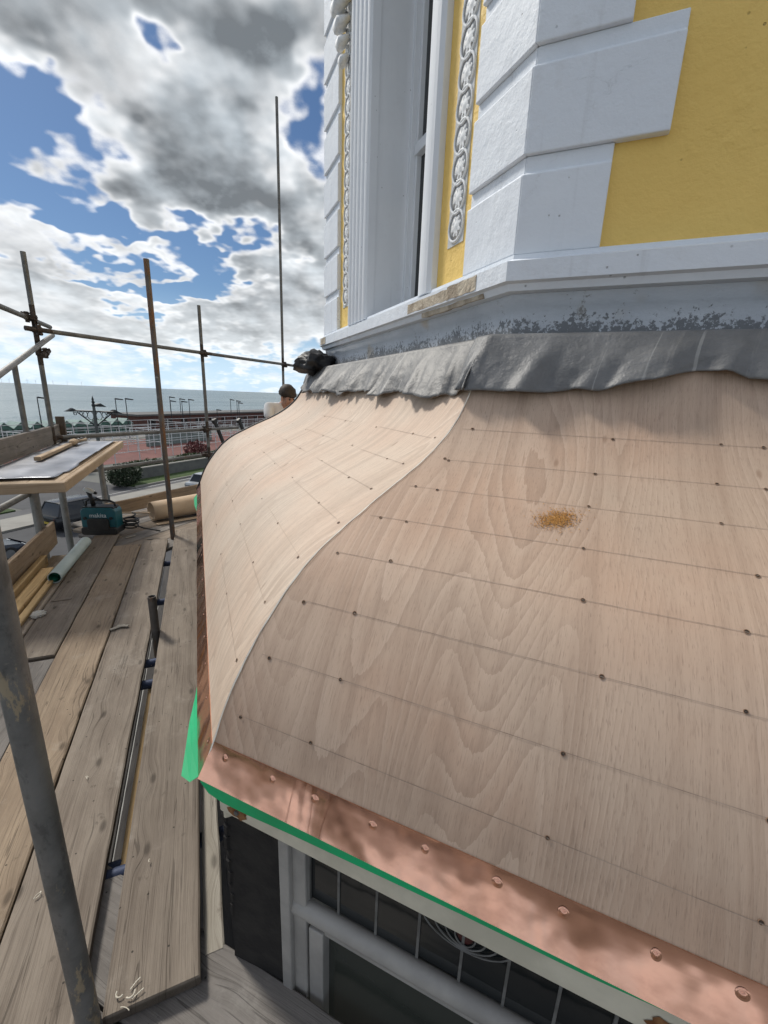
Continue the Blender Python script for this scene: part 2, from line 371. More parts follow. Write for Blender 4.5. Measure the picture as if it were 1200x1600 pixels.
# ------------------------------------------------------------------ mesh helpers
class MB:
    def __init__(s): s.v = []; s.f = []; s.uv = {}
    def add(s, vs, fs):
        o = len(s.v); s.v += [tuple(q) for q in vs]; s.f += [tuple(i+o for i in f) for f in fs]; return s
    def box(s, o, ex, ey, ez):          # corner + three edge vectors
        o, ex, ey, ez = V(o), V(ex), V(ey), V(ez)
        if ex.cross(ey).dot(ez) < 0: ex, ey = ey, ex
        p = [o, o+ex, o+ex+ey, o+ey]; p += [q+ez for q in p]
        return s.add(p, [(3, 2, 1, 0), (4, 5, 6, 7), (0, 1, 5, 4), (1, 2, 6, 5), (2, 3, 7, 6), (3, 0, 4, 7)])
    def cbox(s, c, ex, ey, ez): c, ex, ey, ez = V(c), V(ex), V(ey), V(ez); return s.box(c-ex/2-ey/2-ez/2, ex, ey, ez)
    def loft(s, rings, caps=True, closed=True):
        n = len(rings[0]); o = len(s.v)
        for r in rings: s.v += [tuple(q) for q in r]
        for i in range(len(rings)-1):
            for j in range(n if closed else n-1):
                a = o+i*n+j; b = o+i*n+(j+1) % n
                s.f.append((a, b, b+n, a+n))
        if caps:
            s.f.append(tuple(o+j for j in reversed(range(n)))); s.f.append(tuple(o+(len(rings)-1)*n+j for j in range(n)))
        return s
    def tube(s, pts, r, n=12, caps=True):
        pts = [V(p) for p in pts]; rr = r if hasattr(r, '__len__') else [r]*len(pts)
        rings = []; ref = None
        for i, p in enumerate(pts):
            t = (pts[min(i+1, len(pts)-1)]-pts[max(i-1, 0)]).normalized()
            if ref is None: ref = V((0, 0, 1)) if abs(t.z) < .9 else V((1, 0, 0))
            a = t.cross(ref).normalized(); b = t.cross(a).normalized(); ref = -b if False else ref
            rings.append([p+(a*math.cos(k*2*math.pi/n)+b*math.sin(k*2*math.pi/n))*rr[i] for k in range(n)])
        return s.loft(rings, caps)
    def pipe(s, p0, p1, r, ri, n=16):     # hollow tube with open ends
        p0, p1 = V(p0), V(p1); t = (p1-p0).normalized(); ref = V((0, 0, 1)) if abs(t.z) < .9 else V((1, 0, 0))
        a = t.cross(ref).normalized(); b = t.cross(a)
        ring = lambda p, q: [p+(a*math.cos(k*2*math.pi/n)+b*math.sin(k*2*math.pi/n))*q for k in range(n)]
        return s.loft([ring(p0+t*.15, ri), ring(p0, ri), ring(p0, r), ring(p1, r), ring(p1, ri), ring(p1-t*.15, ri)], True)
    def prism(s, poly, ext):
        poly = [V(p) for p in poly]; ext = V(ext); n = len(poly)
        return s.add(poly+[p+ext for p in poly], [tuple(reversed(range(n))), tuple(range(n, 2*n))]+[(i, (i+1) % n, (i+1) % n+n, i+n) for i in range(n)])
    def lathe(s, prof, c=(0, 0, 0), n=16):
        c = V(c); return s.loft([[c+V((r*math.cos(k*2*math.pi/n), r*math.sin(k*2*math.pi/n), z)) for k in range(n)] for r, z in prof])
    def build(s, name, mat, parent=None, smooth=False, origin=None, rot=None, uvs=None, fix=True, bevel=0.0):
        me = bpy.data.meshes.new(name)
        vs = s.v
        if origin is not None:
            inv = (Matrix.Translation(origin) @ (rot.to_4x4() if rot else Matrix.Identity(4))).inverted()
            vs = [inv @ V(q) for q in vs]
        me.from_pydata([tuple(q) for q in vs], [], s.f)
        if uvs:
            l = me.uv_layers.new(name='UVMap')
            for lp in me.loops: l.data[lp.index].uv = uvs[lp.vertex_index]
        if fix:
            bm = bmesh.new(); bm.from_mesh(me); bmesh.ops.recalc_face_normals(bm, faces=bm.faces); bm.to_mesh(me); bm.free()
        if smooth:
            me.polygons.foreach_set('use_smooth', [True]*len(me.polygons))
            if smooth == 'auto':
                try: me.set_sharp_from_angle(angle=RAD(38))
                except Exception: pass
        me.materials.append(mat if isinstance(mat, bpy.types.Material) else M[mat])
        o = bpy.data.objects.new(name, me); col.objects.link(o)
        if origin is not None:
            o.matrix_world = Matrix.Translation(origin) @ (rot.to_4x4() if rot else Matrix.Identity(4))
        if bevel:
            b = o.modifiers.new('bevel', 'BEVEL'); b.width = bevel; b.segments = 2; b.limit_method = 'ANGLE'; b.angle_limit = RAD(40)
        if parent: setp(o, parent)
        return o
def setp(o, parent):
    mw = o.matrix_basis.copy()
    pm = parent.matrix_basis.copy()
    pp = parent.parent
    while pp: pm = pp.matrix_basis @ pm; pp = pp.parent
    o.parent = parent; o.matrix_parent_inverse = Matrix.Identity(4); o.matrix_basis = pm.inverted() @ mw
def tag(o, label=None, cat=None, group=None, kind=None):
    if label: o['label'] = label
    if cat: o['category'] = cat
    if group: o['group'] = group
    if kind: o['kind'] = kind
    return o
def empty(name, loc, label=None, cat=None, group=None, rot=None):
    o = bpy.data.objects.new(name, None); col.objects.link(o); o.empty_display_size = .1
    o.matrix_world = Matrix.Translation(V(loc)) @ (rot.to_4x4() if rot else Matrix.Identity(4))
    return tag(o, label, cat, group)
def copy_tree(o, parent=None):
    c = o.copy(); col.objects.link(c)
    if parent: c.parent = parent
    for ch in [q for q in o.children]: copy_tree(ch, c)
    return c
def frame(ex, ey, ez): return Matrix((ex, ey, ez)).transposed()
UP = V((0, 0, 1))
def D(deg): return V((math.sin(RAD(deg)), math.cos(RAD(deg)), 0))
def fbm(p, o=4): return mn.fractal(V(p), 1.0, 2.0, o)

# ------------------------------------------------------------------ plan of the bay
S = .85
dL = D(-23.5); dR = -D(-67); d3 = D(20)
nL = V((-dL.y, dL.x, 0)); nR = V((dR.y, -dR.x, 0)); n3 = V((-d3.y, d3.x, 0)); uL = -nL; u3 = -n3
P = onz(315, 1215, -S)
hb = -(dL+dR).normalized(); nb = hb.cross(UP)
C = onpl(800, 412, P, nb); C0 = V((C.x, C.y, 0))
mT = math.tan(RAD(43.5/2))
A2 = 2.755*S; C20 = C0+dL*A2
ER, E3 = 3.4, 2.6
def FR(a, r, z): return C0+dR*a+nR*r+UP*z
def FL(a, r, z): return C0+dL*a+nL*r+UP*z
def F3(a, r, z): return C20+d3*a+n3*r+UP*z
def corner1(r, z): return FL(-r*mT, r, z)
def corner2(r, z): return FL(A2+r*mT, r, z)
def deck(o, t, z): return uL*o+dL*t+UP*z
def sweep(prof):      # closed (r, z) profile swept round the three faces
    mb = MB(); mb.loft([[FR(ER, r, z) for r, z in prof], [corner1(r, z) for r, z in prof], [corner2(r, z) for r, z in prof], [F3(E3, r, z) for r, z in prof]])
    return mb
GZ = -8.0
DZ = -1.5
TZ = -.65

# ================================================================== THE SETTING: street, promenade, sea
st = D(21); sp = V((-st.y, st.x, 0))
def G(p, q, z=0.0): return sp*p+st*q+UP*(GZ+z)
def sheet(name, pts, mat, h=None):
    mb = MB()
    if h: mb.prism([V(p) for p in pts], UP*h)
    else: mb.add(pts, [tuple(range(len(pts)))])
    o = mb.build(name, mat, fix=bool(h))
    if not h and o.data.polygons[0].normal.z < 0: o.data.flip_normals()
    return tag(o, kind='structure')
def rect(p0, p1, q0, q1, z=0.0): return [G(p0, q0, z), G(p1, q0, z), G(p1, q1, z), G(p0, q1, z)]
M['asphalt'] = plain('asphalt', (.060, .062, .066), (.045, .046, .05), .85, sc=.5, bst=.3, bsc=30, rnd=False)
M['path'] = plain('path_asphalt', (.095, .095, .098), (.075, .075, .08), .85, sc=.6, bst=.3, bsc=30, rnd=False)
M['paving'] = plain('paving', (.30, .29, .26), (.25, .24, .215), .85, sc=.8, bst=.2, bsc=8, rnd=False)
M['earth'] = plain('park_ground', (.16, .16, .145), (.12, .125, .11), .95, sc=.2, rnd=False)
M['turf'] = plain('turf', (.055, .095, .022), (.04, .07, .018), .95, sc=1.2, bst=.8, bsc=25, bd=.05, rnd=False)
M['redcourt'] = plain('red_court', (.19, .075, .062), (.15, .062, .052), .9, sc=.4, rnd=False)
M['shingle'] = plain('shingle', (.34, .27, .19), (.26, .21, .15), .95, sc=.3, bst=.6, bsc=4, bd=.1, rnd=False)
M['paint'] = plain('road_paint', (.62, .62, .60), (.50, .50, .48), .7, sc=3, rnd=False)
sheet('ground', rect(-1500, 84, -3000, 3000), 'earth')
sheet('road', rect(13, 27.4, -400, 400, .004), 'asphalt')
sheet('pavement', rect(27.4, 29.9, -400, 400), 'paving', .12)
sheet('near_pavement', rect(5, 13, -400, 400), 'paving', .12)
sheet('cycle_path', rect(29.9, 31.6, -400, 400, .006), 'path')
sheet('side_road', rect(31.6, 43, 16.5, 24.5, .008), 'asphalt')
sheet('grass_verge', rect(31.6, 33.9, 24.9, 200), 'turf', .09)
sheet('grass_bank', rect(31.6, 40, -80, 16.1), 'turf', .09)
sheet('kerb', rect(31.45, 31.6, 24.7, 200), 'paving', .14)
sheet('red_sports_court', rect(43.5, 62, 26, 120, .01), 'redcourt')
sheet('promenade', rect(64, 84, -300, 400, .012), 'paving')
for q0 in range(-20, 60, 6):
    sheet('road_marking', rect(20.1, 20.2, q0, q0+2.4, .009), 'paint')
sheet('road_marking', rect(31.0, 31.08, 21, 90, .011), 'paint')
sheet('beach', [G(84, -2000, .012), G(102, -2000, -2.3), G(102, 2000, -2.3), G(84, 2000, .012)], 'shingle')
def mat_sea():
    m, g, b = newmat('sea_water')
    c = g.new('ShaderNodeTexCoord').outputs['Object']
    x, y, z = g.sep(c)
    w1 = g.noise(g.comb(g.m('MULTIPLY', x, .22), g.m('MULTIPLY', y, .5), 0.0), 1.0, 5, .6)
    w2 = g.noise(g.comb(g.m('MULTIPLY', x, .0035), g.m('MULTIPLY', y, .02), 0.0), 1.0, 5, .65)
    base = g.mix(g.step(w2, .35, .65), (.20, .265, .28), (.10, .165, .19))
    g.put(b.inputs['Base Color'], base); b.inputs['Roughness'].default_value = .28; b.inputs['IOR'].default_value = 1.33
    bump(g, b, g.m('MULTIPLY_ADD', w2, 2.0, w1), .85, 1.6)
    return m
M['sea'] = mat_sea()
rs = frame(st, sp, UP)
mb = MB(); mb.add([(-60000, 96, 0), (60000, 96, 0), (60000, 55000, 0), (-60000, 55000, 0)], [(0, 1, 2, 3)])
sea = mb.build('sea', 'sea', fix=False); sea.matrix_world = Matrix.Translation((0, 0, GZ-1.7)) @ rs.to_4x4(); tag(sea, kind='structure')

# ------------------------------------------------------------------ foliage
def leafmat(name, c1, c2):
    m, g, b = newmat(name)
    c = objco(g)
    g.put(b.inputs['Base Color'], g.mix(g.step(g.noise(c, 3.0, 3, .6), .35, .65), c1, c2)); b.inputs['Roughness'].default_value = .6
    return m
M['leaf'] = leafmat('hedge_leaf', (.035, .06, .018), (.06, .09, .025))
M['leafdark'] = leafmat('dark_leaf', (.018, .034, .014), (.03, .05, .018))
M['leafred'] = leafmat('red_leaf', (.16, .03, .03), (.09, .025, .025))
M['bark'] = plain('bark', (.09, .07, .05), (.06, .045, .035), .95, sc=20)
def foliage(name, mat, parent, c, size, n, leaf, seed):
    rnd = random.Random(seed); mb = MB(); cx = V(c)
    for i in range(n):
        while True:
            q = V((rnd.uniform(-1, 1), rnd.uniform(-1, 1), rnd.uniform(-1, 1)))
            if q.length < 1: break
        if rnd.random() < .6: q = q.normalized()*rnd.uniform(.78, 1.0)
        lump = 1+.28*mn.noise(q*2.3+V((seed, 0, 0)))
        p = cx+st*(q.x*size[0]*lump)+sp*(q.y*size[1]*lump)+UP*(q.z*size[2]*lump)
        a = V((rnd.gauss(0, 1), rnd.gauss(0, 1), rnd.gauss(0, 1))).normalized()*leaf*rnd.uniform(.6, 1.3); b = a.cross(V((rnd.gauss(0, 1), rnd.gauss(0, 1), rnd.gauss(0, 1)))).normalized()*leaf*.6
        mb.add([p-a, p+b*.8, p+a, p-b*.8], [(0, 1, 2, 3)])
    return mb.build(name, mat, parent, fix=False)
def shrub(name, label, p, q, size, n, leaf, mat, seed, group=None, z=0.0, cat='shrub'):
    o = empty(name, G(p, q, z), label, cat, group)
    foliage('foliage', mat, o, G(p, q, z+size[2]*.95), size, n, leaf, seed)
    mb = MB()
    for k in range(4): mb.tube([G(p, q, z), G(p+random.uniform(-.4, .4)*size[1], q+random.uniform(-.5, .5)*size[0], z+size[2]*1.2)], [.05, .02], 6)
    mb.build('stem', 'bark', o)
    return o
shrub('clipped_bush', 'rounded dark green bush at the near corner of the grass verge', 32.9, 24.9, (1.5, 1.0, .95), 2600, .11, 'leafdark', 3)
shrub('red_leaved_bush', 'dark red leaved bush standing in front of the white court fence', 36.5, 36.5, (1.5, 1.0, 1.3), 2000, .13, 'leafred', 5)
hd = ['low green hedge along the grey wall nearest the clipped bush', 'low green hedge along the grey wall, second from the clipped bush', 'low green hedge along the grey wall, third from the clipped bush', 'low green hedge along the grey wall, farthest from the clipped bush']
for k in range(4): shrub('low_hedge', hd[k], 35.2, 28.5+k*5.4, (3.0, .7, .8), 2600, .12, 'leaf', 11+k, 'hedges behind the verge wall', cat='hedge')
shrub('scrubby_hedge', 'scrubby hedge left of the side road beyond the dark cars', 38, 12, (4.0, .8, .7), 2200, .12, 'leaf', 21, cat='hedge')
def lowwall(name, label, p, q0, q1, h, t=.25):
    o = empty(name, G(p, q0), label, 'wall')
    MB().box(G(p, q0), sp*t, st*(q1-q0), UP*h).build('wall_body', plain('grey_wall', (.15, .15, .14), (.115, .115, .11), .9, sc=1.5), o)
    MB().box(G(p-.05, q0, h), sp*(t+.1), st*(q1-q0), UP*.09).build('coping', 'paving', o)
lowwall('verge_wall', 'low dark grey wall with pale coping behind the grass verge', 33.95, 26.5, 75, 1.0)
lowwall('bank_wall', 'low dark wall left of the side road behind the grass bank', 40, -60, 16, 1.3)

# ------------------------------------------------------------------ white court fencing
M['whitesteel'] = plain('white_painted_steel', (.62, .66, .66), (.50, .54, .54), .5, sc=2, bst=0)
M['fenceboard'] = plain('grey_green_fence_board', (.20, .25, .23), (.15, .19, .18), .7, sc=1.2, bst=0)
def fence(name, label, p, q0, q1, h, step, rails, r=.045, group='white court fences'):
    o = empty(name, G(p, q0), label, 'fence', group)
    n = int((q1-q0)/step)
    for k in range(n+1): MB().tube([G(p, q0+k*step), G(p, q0+k*step, h)], r, 6).build('post', 'whitesteel', o)
    for z in rails: MB().tube([G(p-r*1.2, q0, z), G(p-r*1.2, q0+n*step, z)], r*.8, 6).build('rail', 'whitesteel', o)
    return o
fence('court_fence', 'nearest tall white tubular fence along the red court', 43.4, 26, 62, 3.4, 3.0, (3.38, 2.2, 1.1))
fence('court_fence', 'second tall white tubular fence across the middle of the red court', 50, 26, 74, 3.4, 3.2, (3.38, 1.9, 1.0))
fence('court_fence', 'third tall white tubular fence at the back of the red court', 57, 26, 90, 3.4, 3.2, (3.38, 2.6, 1.2, .6))
fence('promenade_railing', 'low white railing on the promenade in front of the brick building', 64.5, 22, 100, 1.6, 2.4, (1.58, .85), .035, None)
for k, q in enumerate((28, 40, 52)):
    o = empty('court_side_fence', G(43.6, q), ['left', 'middle', 'right'][k]+' white fence running away from the road across the red court', 'fence', 'cross fences of the court')
    for j in range(7): MB().tube([G(43.8+j*3.0, q), G(43.8+j*3.0, q, 3.0)], .045, 6).build('post', 'whitesteel', o)
    for z in (2.98, 1.5): MB().tube([G(43.8, q, z), G(61.8, q, z)], .035, 6).build('rail', 'whitesteel', o)
for k, (p, q) in enumerate(((58.5, 34), (58.5, 46), (55.5, 55), (60.5, 62))):
    o = empty('goal_frame', G(p, q), ['white goal frame nearest the beach huts', 'white goal frame second from the beach huts', 'white goal frame third from the beach huts', 'white goal frame farthest from the beach huts'][k], 'goal', 'goals on the court')
    w, h = 3.6, 2.1
    MB().tube([G(p, q), G(p, q, h)], .07, 8).build('post', 'whitesteel', o); MB().tube([G(p, q+w), G(p, q+w, h)], .07, 8).build('post', 'whitesteel', o)
    MB().tube([G(p, q-.07, h), G(p, q+w+.07, h)], .07, 8).build('crossbar', 'whitesteel', o)
o = empty('windbreak_fence', G(53, 44), 'grey green boarded windbreak on the court behind the white fence', 'fence')
for k in range(12): MB().box(G(53, 44+k*1.05), sp*.06, st*1.0, UP*(2.0+.05*(k % 3))).build('panel', 'fenceboard', o)
o = empty('banner_post', G(42.2, 27.4), 'small blue and white banner on a post at the court corner', 'banner')
MB().tube([G(42.2, 27.4), G(42.2, 27.4, 3.6)], .06, 8).build('post', 'whitesteel', o)
MB().box(G(42.1, 27.0, 1.6), sp*.03, st*.8, UP*1.7).build('upper_panel', plain('banner_blue', (.03, .08, .26), (.02, .06, .2), .6), o)
MB().box(G(42.1, 27.0, .9), sp*.03, st*.8, UP*.66).build('lower_panel', 'whitesteel', o)

# ------------------------------------------------------------------ beach huts, brick pavilion, promenade lamps
M['hutwall'] = plain('hut_green_wall', (.075, .16, .13), (.06, .13, .105), .7, sc=2, bst=0)
M['hutroof'] = plain('hut_roof_felt', (.33, .43, .40), (.27, .36, .33), .8, sc=2, bst=0)
M['hutdoor'] = plain('hut_door', (.03, .065, .052), (.025, .05, .04), .7, sc=2, bst=0)
def hut(p, q, label):
    o = empty('beach_hut', G(p, q), label, 'beach hut', 'row of green beach huts')
    w, dpt, h, rz = 1.75, 2.4, 2.0, 2.75
    MB().prism([G(p, q), G(p, q+w), G(p, q+w, h), G(p, q+w/2, rz), G(p, q, h)], sp*dpt).build('wall', 'hutwall', o)
    for a, b in ((q-.12, q+w/2), (q+w+.12, q+w/2)):
        e = G(p-.15, a, h-.08); r_ = G(p-.15, b, rz+.02)
        MB().prism([e, r_, r_+UP*.07, e+UP*.07], sp*(dpt+.3)).build('roof_slope', 'hutroof', o)
    MB().box(G(p-.03, q+.35, .1), sp*.03, st*1.0, UP*1.8).build('door', 'hutdoor', o)
words = ['leftmost', 'second', 'third', 'fourth', 'fifth', 'sixth', 'seventh', 'eighth', 'ninth', 'tenth', 'eleventh', 'twelfth']
for k in range(12): hut(68.5, 30.5+k*2.02, 'green gabled beach hut, %s from the left in the row' % words[k])
M['brick'] = plain('dark_brick', (.115, .048, .038), (.085, .04, .034), .9, sc=2.5, bst=.3, bsc=20)
o = empty('brick_pavilion', G(70, 57), 'long low dark red brick pavilion with a flat roof by the sea', 'building')
MB().box(G(70, 57), sp*7, st*52, UP*3.0).build('wall', 'brick', o)
MB().box(G(69.6, 56.6, 3.0), sp*7.8, st*52.8, UP*.32).build('roof', plain('grey_roof', (.13, .13, .125), (.10, .10, .10), .8), o)
for k in range(13):
    w = MB().box(G(69.96, 59+k*3.8, 1.1), sp*.04, st*1.6, UP*1.1).build('window', 'glass', o)
    MB().box(G(69.9, 58.95+k*3.8, 1.02), sp*.1, st*1.7, UP*.07).build('sill', 'paving', w)
for k in range(4): MB().box(G(69.95, 61.3+k*11.4, 0.03), sp*.05, st*1.0, UP*2.1).build('door', 'black', o)
M['lampdark'] = plain('dark_lamp_paint', (.035, .04, .042), (.025, .028, .03), .5, .3, bst=0)
lw = 0
def prom_lamp(x, ytop, label, p=66.5, arm=.9):
    d = ray(x, ytop); k = p/d.dot(sp); top = d*k; b = V((top.x, top.y, GZ))
    o = empty('promenade_lamp', b, label, 'street lamp', 'lamps along the promenade')
    MB().tube([b, b+UP*2.0, top], [.11, .08, .06], 8).build('pole', 'lampdark', o)
    MB().tube([top-UP*.03, top+st*arm*.5+UP*.1, top+st*arm], [.045, .045, .045], 6).build('arm', 'lampdark', o)
    MB().prism([top+st*(arm*.2)+UP*.2, top+st*(arm+.55)+UP*.02, top+st*(arm+.45)-UP*.12, top+st*(arm*.1)-UP*.02], sp*.32).build('lamp_head', 'lampdark', o)
pl = [(58, 622, 68), (180, 624, 67), (196, 624, 64), (266, 627, 69), (265, 621, 75), (281, 624, 72), (284, 628, 66), (295, 625, 69), (339, 641, 69), (360, 625, 70), (370, 627, 68), (373, 630, 64)]
pt = ['left of the corner scaffold pole', 'just right of the ornate lamp', 'second to the right of the ornate lamp', 'just right of the rust streaked pole', 'tallest right of the rust streaked pole', 'taller of the close pair between the two scaffold poles', 'shorter of the close pair between the two scaffold poles', 'just left of the thin scaffold pole', 'short one right of the thin scaffold pole', 'leftmost of the three left of the tall pole', 'middle of the three left of the tall pole', 'rightmost of the three left of the tall pole']
for (x, y, p), t in zip(pl, pt): prom_lamp(x, y, 'thin dark promenade lamp, '+t, p)

def ornate_lamp():
    d = ray(144, 618); k = 28.6/d.dot(sp); top = d*k; b = V((top.x, top.y, GZ+.12))
    H = top.z-b.z
    o = empty('ornate_street_lamp', b, 'ornate dark street lamp with scrolled cross arms and a spiked finial', 'street lamp')
    c = lambda z: b+UP*z
    MB().lathe([(.24, 0), (.24, .5), (.17, .6), (.17, 1.2), (.12, 1.3), (.10, H-1.2), (.13, H-1.15), (.10, H-1.1), (.08, H-.7)], b, 12).build('column', plain('lamp_column_paint', (.10, .11, .105), (.07, .08, .075), .6), o)
    MB().lathe([(.08, H-.72), (.13, H-.62), (.06, H-.5), (.11, H-.42), (.05, H-.32), (.07, H-.25), (.0, H)], b, 10).build('finial', 'lampdark', o)
    za = H-1.02
    ax = (RM @ V((1, 0, 0))); ax.z = 0; ax.normalize()
    for sgn in (-1, 1):
        e = ax*sgn
        a = MB().tube([c(za), c(za)+e*1.45], .05, 8).build('arm', 'lampdark', o)
        MB().tube([c(za-1.0), c(za-.62)+e*.45, c(za-.08)+e*1.15], .04, 6).build('brace', 'lampdark', a)
        for cx, rr in ((.28, .2), (.62, .14), (.9, .09)):
            pts = [c(za-.07-rr*1.1)+e*cx+(e*math.cos(t*.5)+UP*math.sin(t*.5)*1.35)*rr for t in range(13)]
            MB().tube(pts, .022, 6).build('scroll', 'lampdark', a)
        pts = [c(za-.18)+e*1.28+(e*math.cos(t*.55)+UP*math.sin(t*.55))*(.05+.006*t) for t in range(14)]
        MB().tube(pts, .024, 6).build('scroll', 'lampdark', a)
        h = c(za+.02)+e*1.4
        MB().prism([h+e*.48-UP*.10, h+e*.15+UP*.05, h+UP*.14, h-e*.18+UP*.05, h-e*.18-UP*.08], sp*.26).build('lantern', 'lampdark', o)
    h = c(H-.62)
    MB().tube([h, h+st*.5], .04, 6).build('arm', 'lampdark', o)
    MB().prism([h+st*.9-UP*.12, h+st*.5+UP*.12, h+st*.2+UP*.05, h+st*.2-UP*.1], sp*.3).build('lantern', 'lampdark', o)
ornate_lamp()

# distant wind farm
M['turbine'] = plain('turbine_white', (.62, .66, .70), (.60, .64, .68), .7, bst=0)
for k, x in enumerate((4, 16, 30, 44, 57, 84, 106, 128)):
    d = ray(x, 605); d.z = 0; d.normalize(); b = d*15500; b.z = GZ-1.7
    o = empty('wind_turbine', b, 'tiny white wind turbine on the sea horizon, %s from the left' % words[k], 'wind turbine', 'distant wind farm')
    MB().tube([b, b+UP*95], [3.2, 2.0], 6).build('tower', 'turbine', o)
    hub = b+UP*96; rt = d.cross(UP)
    for j in range(3):
        a = j*2.094+k*.7
        MB().tube([hub-d*4, hub-d*4+(rt*math.sin(a)+UP*math.cos(a))*58], [2.2, .7], 5).build('blade', 'turbine', o)

# ------------------------------------------------------------------ cars
M['tyre'] = plain('tyre', (.015, .015, .016), (.02, .02, .02), .8)
M['rim'] = plain('alloy', (.28, .29, .30), (.22, .23, .24), .35, .8, bst=0)
M['carglass'] = mat_glass('car_glass', (.012, .014, .016), .05)
M['lampred'] = plain('tail_lamp', (.40, .015, .012), (.30, .01, .01), .25, bst=0)
M['lampclear'] = plain('head_lamp', (.55, .57, .58), (.45, .47, .48), .2, bst=0)
def car(label, pos, yawdir, paintc, suv):
    fx = yawdir; fy = UP.cross(fx)
    rot = frame(fx, fy, UP); pos = V(pos)
    o = empty('parked_car', pos, label, 'car', 'cars parked on the street', rot)
    mt = plain('car_paint', paintc, tuple(v*.9 for v in paintc), .25, .1, bst=0)
    pt = lambda x, y, z: pos+fx*x+fy*y+UP*z
    Lh = 2.15; hw = .90; bz = .95 if suv else .82; rz = 1.64 if suv else 1.42
    # lower body lofted along its length: (x, bottom, top, half width)
    secs = [(-Lh, .45, bz-.12, .70), (-Lh+.06, .32, bz-.02, .82), (-1.6, .24, bz, .90), (-.6, .22, bz, .91), (.6, .22, bz, .91), (1.15, .23, bz-.02, .90), (1.75, .26, bz-.13, .86), (Lh-.05, .34, bz-.24, .76), (Lh, .45, bz-.32, .66)]
    rings = []
    for x, zb, zt, w in secs:
        rings.append([pt(x, -w*.93, zb), pt(x, -w, zb+.18), pt(x, -w, zt-.12), pt(x, -w*.90, zt), pt(x, w*.90, zt), pt(x, w, zt-.12), pt(x, w, zb+.18), pt(x, w*.93, zb)])
    MB().loft(rings).build('body', mt, o, 'auto', pos, rot)
    xr = -1.95 if suv else -1.55
    g0, g1, r0, r1 = xr, 1.15, xr+.32, .35
    wb, wr = .84, .66
    def sec(x, z, w): return [pt(x, -w, z), pt(x, w, z)]
    pr = [(g0, bz-.03, wb), (r0, rz-.05, wr), (r1, rz-.05, wr), (g1, bz-.05, wb)]
    left = [pt(x, -w, z) for x, z, w in pr]; right = [pt(x, w, z) for x, z, w in pr]
    MB().add(left+right, [(3, 2, 1, 0), (4, 5, 6, 7), (0, 1, 5, 4), (1, 2, 6, 5), (2, 3, 7, 6), (3, 0, 4, 7)]).build('window_glass', 'carglass', o, False, pos, rot)
    rr = [[pt(x, -w, z), pt(x, -w*.8, z+.045), pt(x, w*.8, z+.045), pt(x, w, z)] for x, z, w in ((r0-.07, rz-.05, wr+.01), (r0+.2, rz-.02, wr+.02), (r1-.2, rz-.02, wr+.02), (r1+.06, rz-.06, wr+.01))]
    MB().loft(rr).build('roof', mt, o, 'auto', pos, rot)
    for y in (-1, 1):
        for (xa, za, wa), (xb, zb, wb2) in ((pr[0], pr[1]), (pr[3], pr[2]), ((-.35, bz-.03, wb), (-.38, rz-.05, wr))):
            MB().tube([pt(xa, y*(wa+.005), za), pt(xb, y*(wb2+.005), zb)], .045, 6).build('pillar', mt, o, False, pos, rot)
    for x in (-1.35, 1.32):
        for y in (-1, 1):
            cpt = pt(x, y*.80, .33)
            w = MB().tube([cpt-fy*.11, cpt+fy*.11], .33, 18).build('wheel', 'tyre', o, 'auto', pos, rot)
            MB().tube([cpt+fy*(y*.10), cpt+fy*(y*.118)], .21, 14).build('rim', 'rim', w, False, pos, rot)
    for y in (-1, 1):
        MB().box(pt(-Lh+.02, y*.60-.12, bz-.36), fx*.09, fy*.24, UP*.26).build('tail_light', 'lampred', o, False, pos, rot)
        MB().box(pt(Lh-.16, y*.58-.14, bz-.36), fx*.12, fy*.28, UP*.13).build('headlight', 'lampclear', o, False, pos, rot)
    MB().box(pt(-Lh-.012, -.26, .50), fx*.02, fy*.52, UP*.12).build('number_plate', plain('plate', (.6, .45, .05), None, .5, bst=0), o, False, pos, rot)
car('black estate car with red tail lights parked below the lead covered bench', G(25.6, 16.5), st, (.012, .013, .016), True)
car('dark blue saloon car parked nearest the left edge of the photo', G(23.6, 9.7), st, (.018, .026, .042), False)
car('silver car parked beyond the roll of plywood', G(26.2, 27.6), st, (.42, .44, .46), False)

# ================================================================== THE HOUSE
house = empty('bay_house', C0+UP*GZ, 'white and yellow stucco house with canted bay and plywood ogee bay roof', 'house')
WT = 4.2        # top of the built wall
rw = -.032      # yellow wall face
def wallbox(F, a0, a1, r0, r1, z0, z1, ca=False, cb=False):
    return MB().prism([F(a0, r1, z0), F(a1, r1, z0), F(a1, r0, z0), F(a0, r0, z0)], UP*(z1-z0))
# right face, left face either side of the window, third face
J0, J1 = .672, 1.373
wallbox(FR, -rw*mT*0-.0+.012, ER, -.45, rw, .36, WT).build('wall', 'yellow', house)
MB().prism([FL(-rw*mT, rw, .36), FL(J0, rw, .36), FL(J0, -.45, .36), FL(.45*mT+.02, -.45, .36)], UP*(WT-.36)).build('wall', 'yellow', house)
MB().prism([FL(J1, rw, .36), FL(A2+rw*mT, rw, .36), FL(A2-.45*mT, -.45, .36), FL(J1, -.45, .36)], UP*(WT-.36)).build('wall', 'yellow', house)
MB().prism([FL(J0, rw, 2.75), FL(J1, rw, 2.75), FL(J1, -.45, 2.75), FL(J0, -.45, 2.75)], UP*(WT-2.75)).build('lintel_wall', 'yellow', house)
MB().prism([F3(-rw*mT*-1*0-.0, rw-.004, .36), F3(E3, rw-.004, .36), F3(E3, -.45, .36), F3(.3, -.45, .36)], UP*(WT-.36)).build('wall', 'yellow', house)
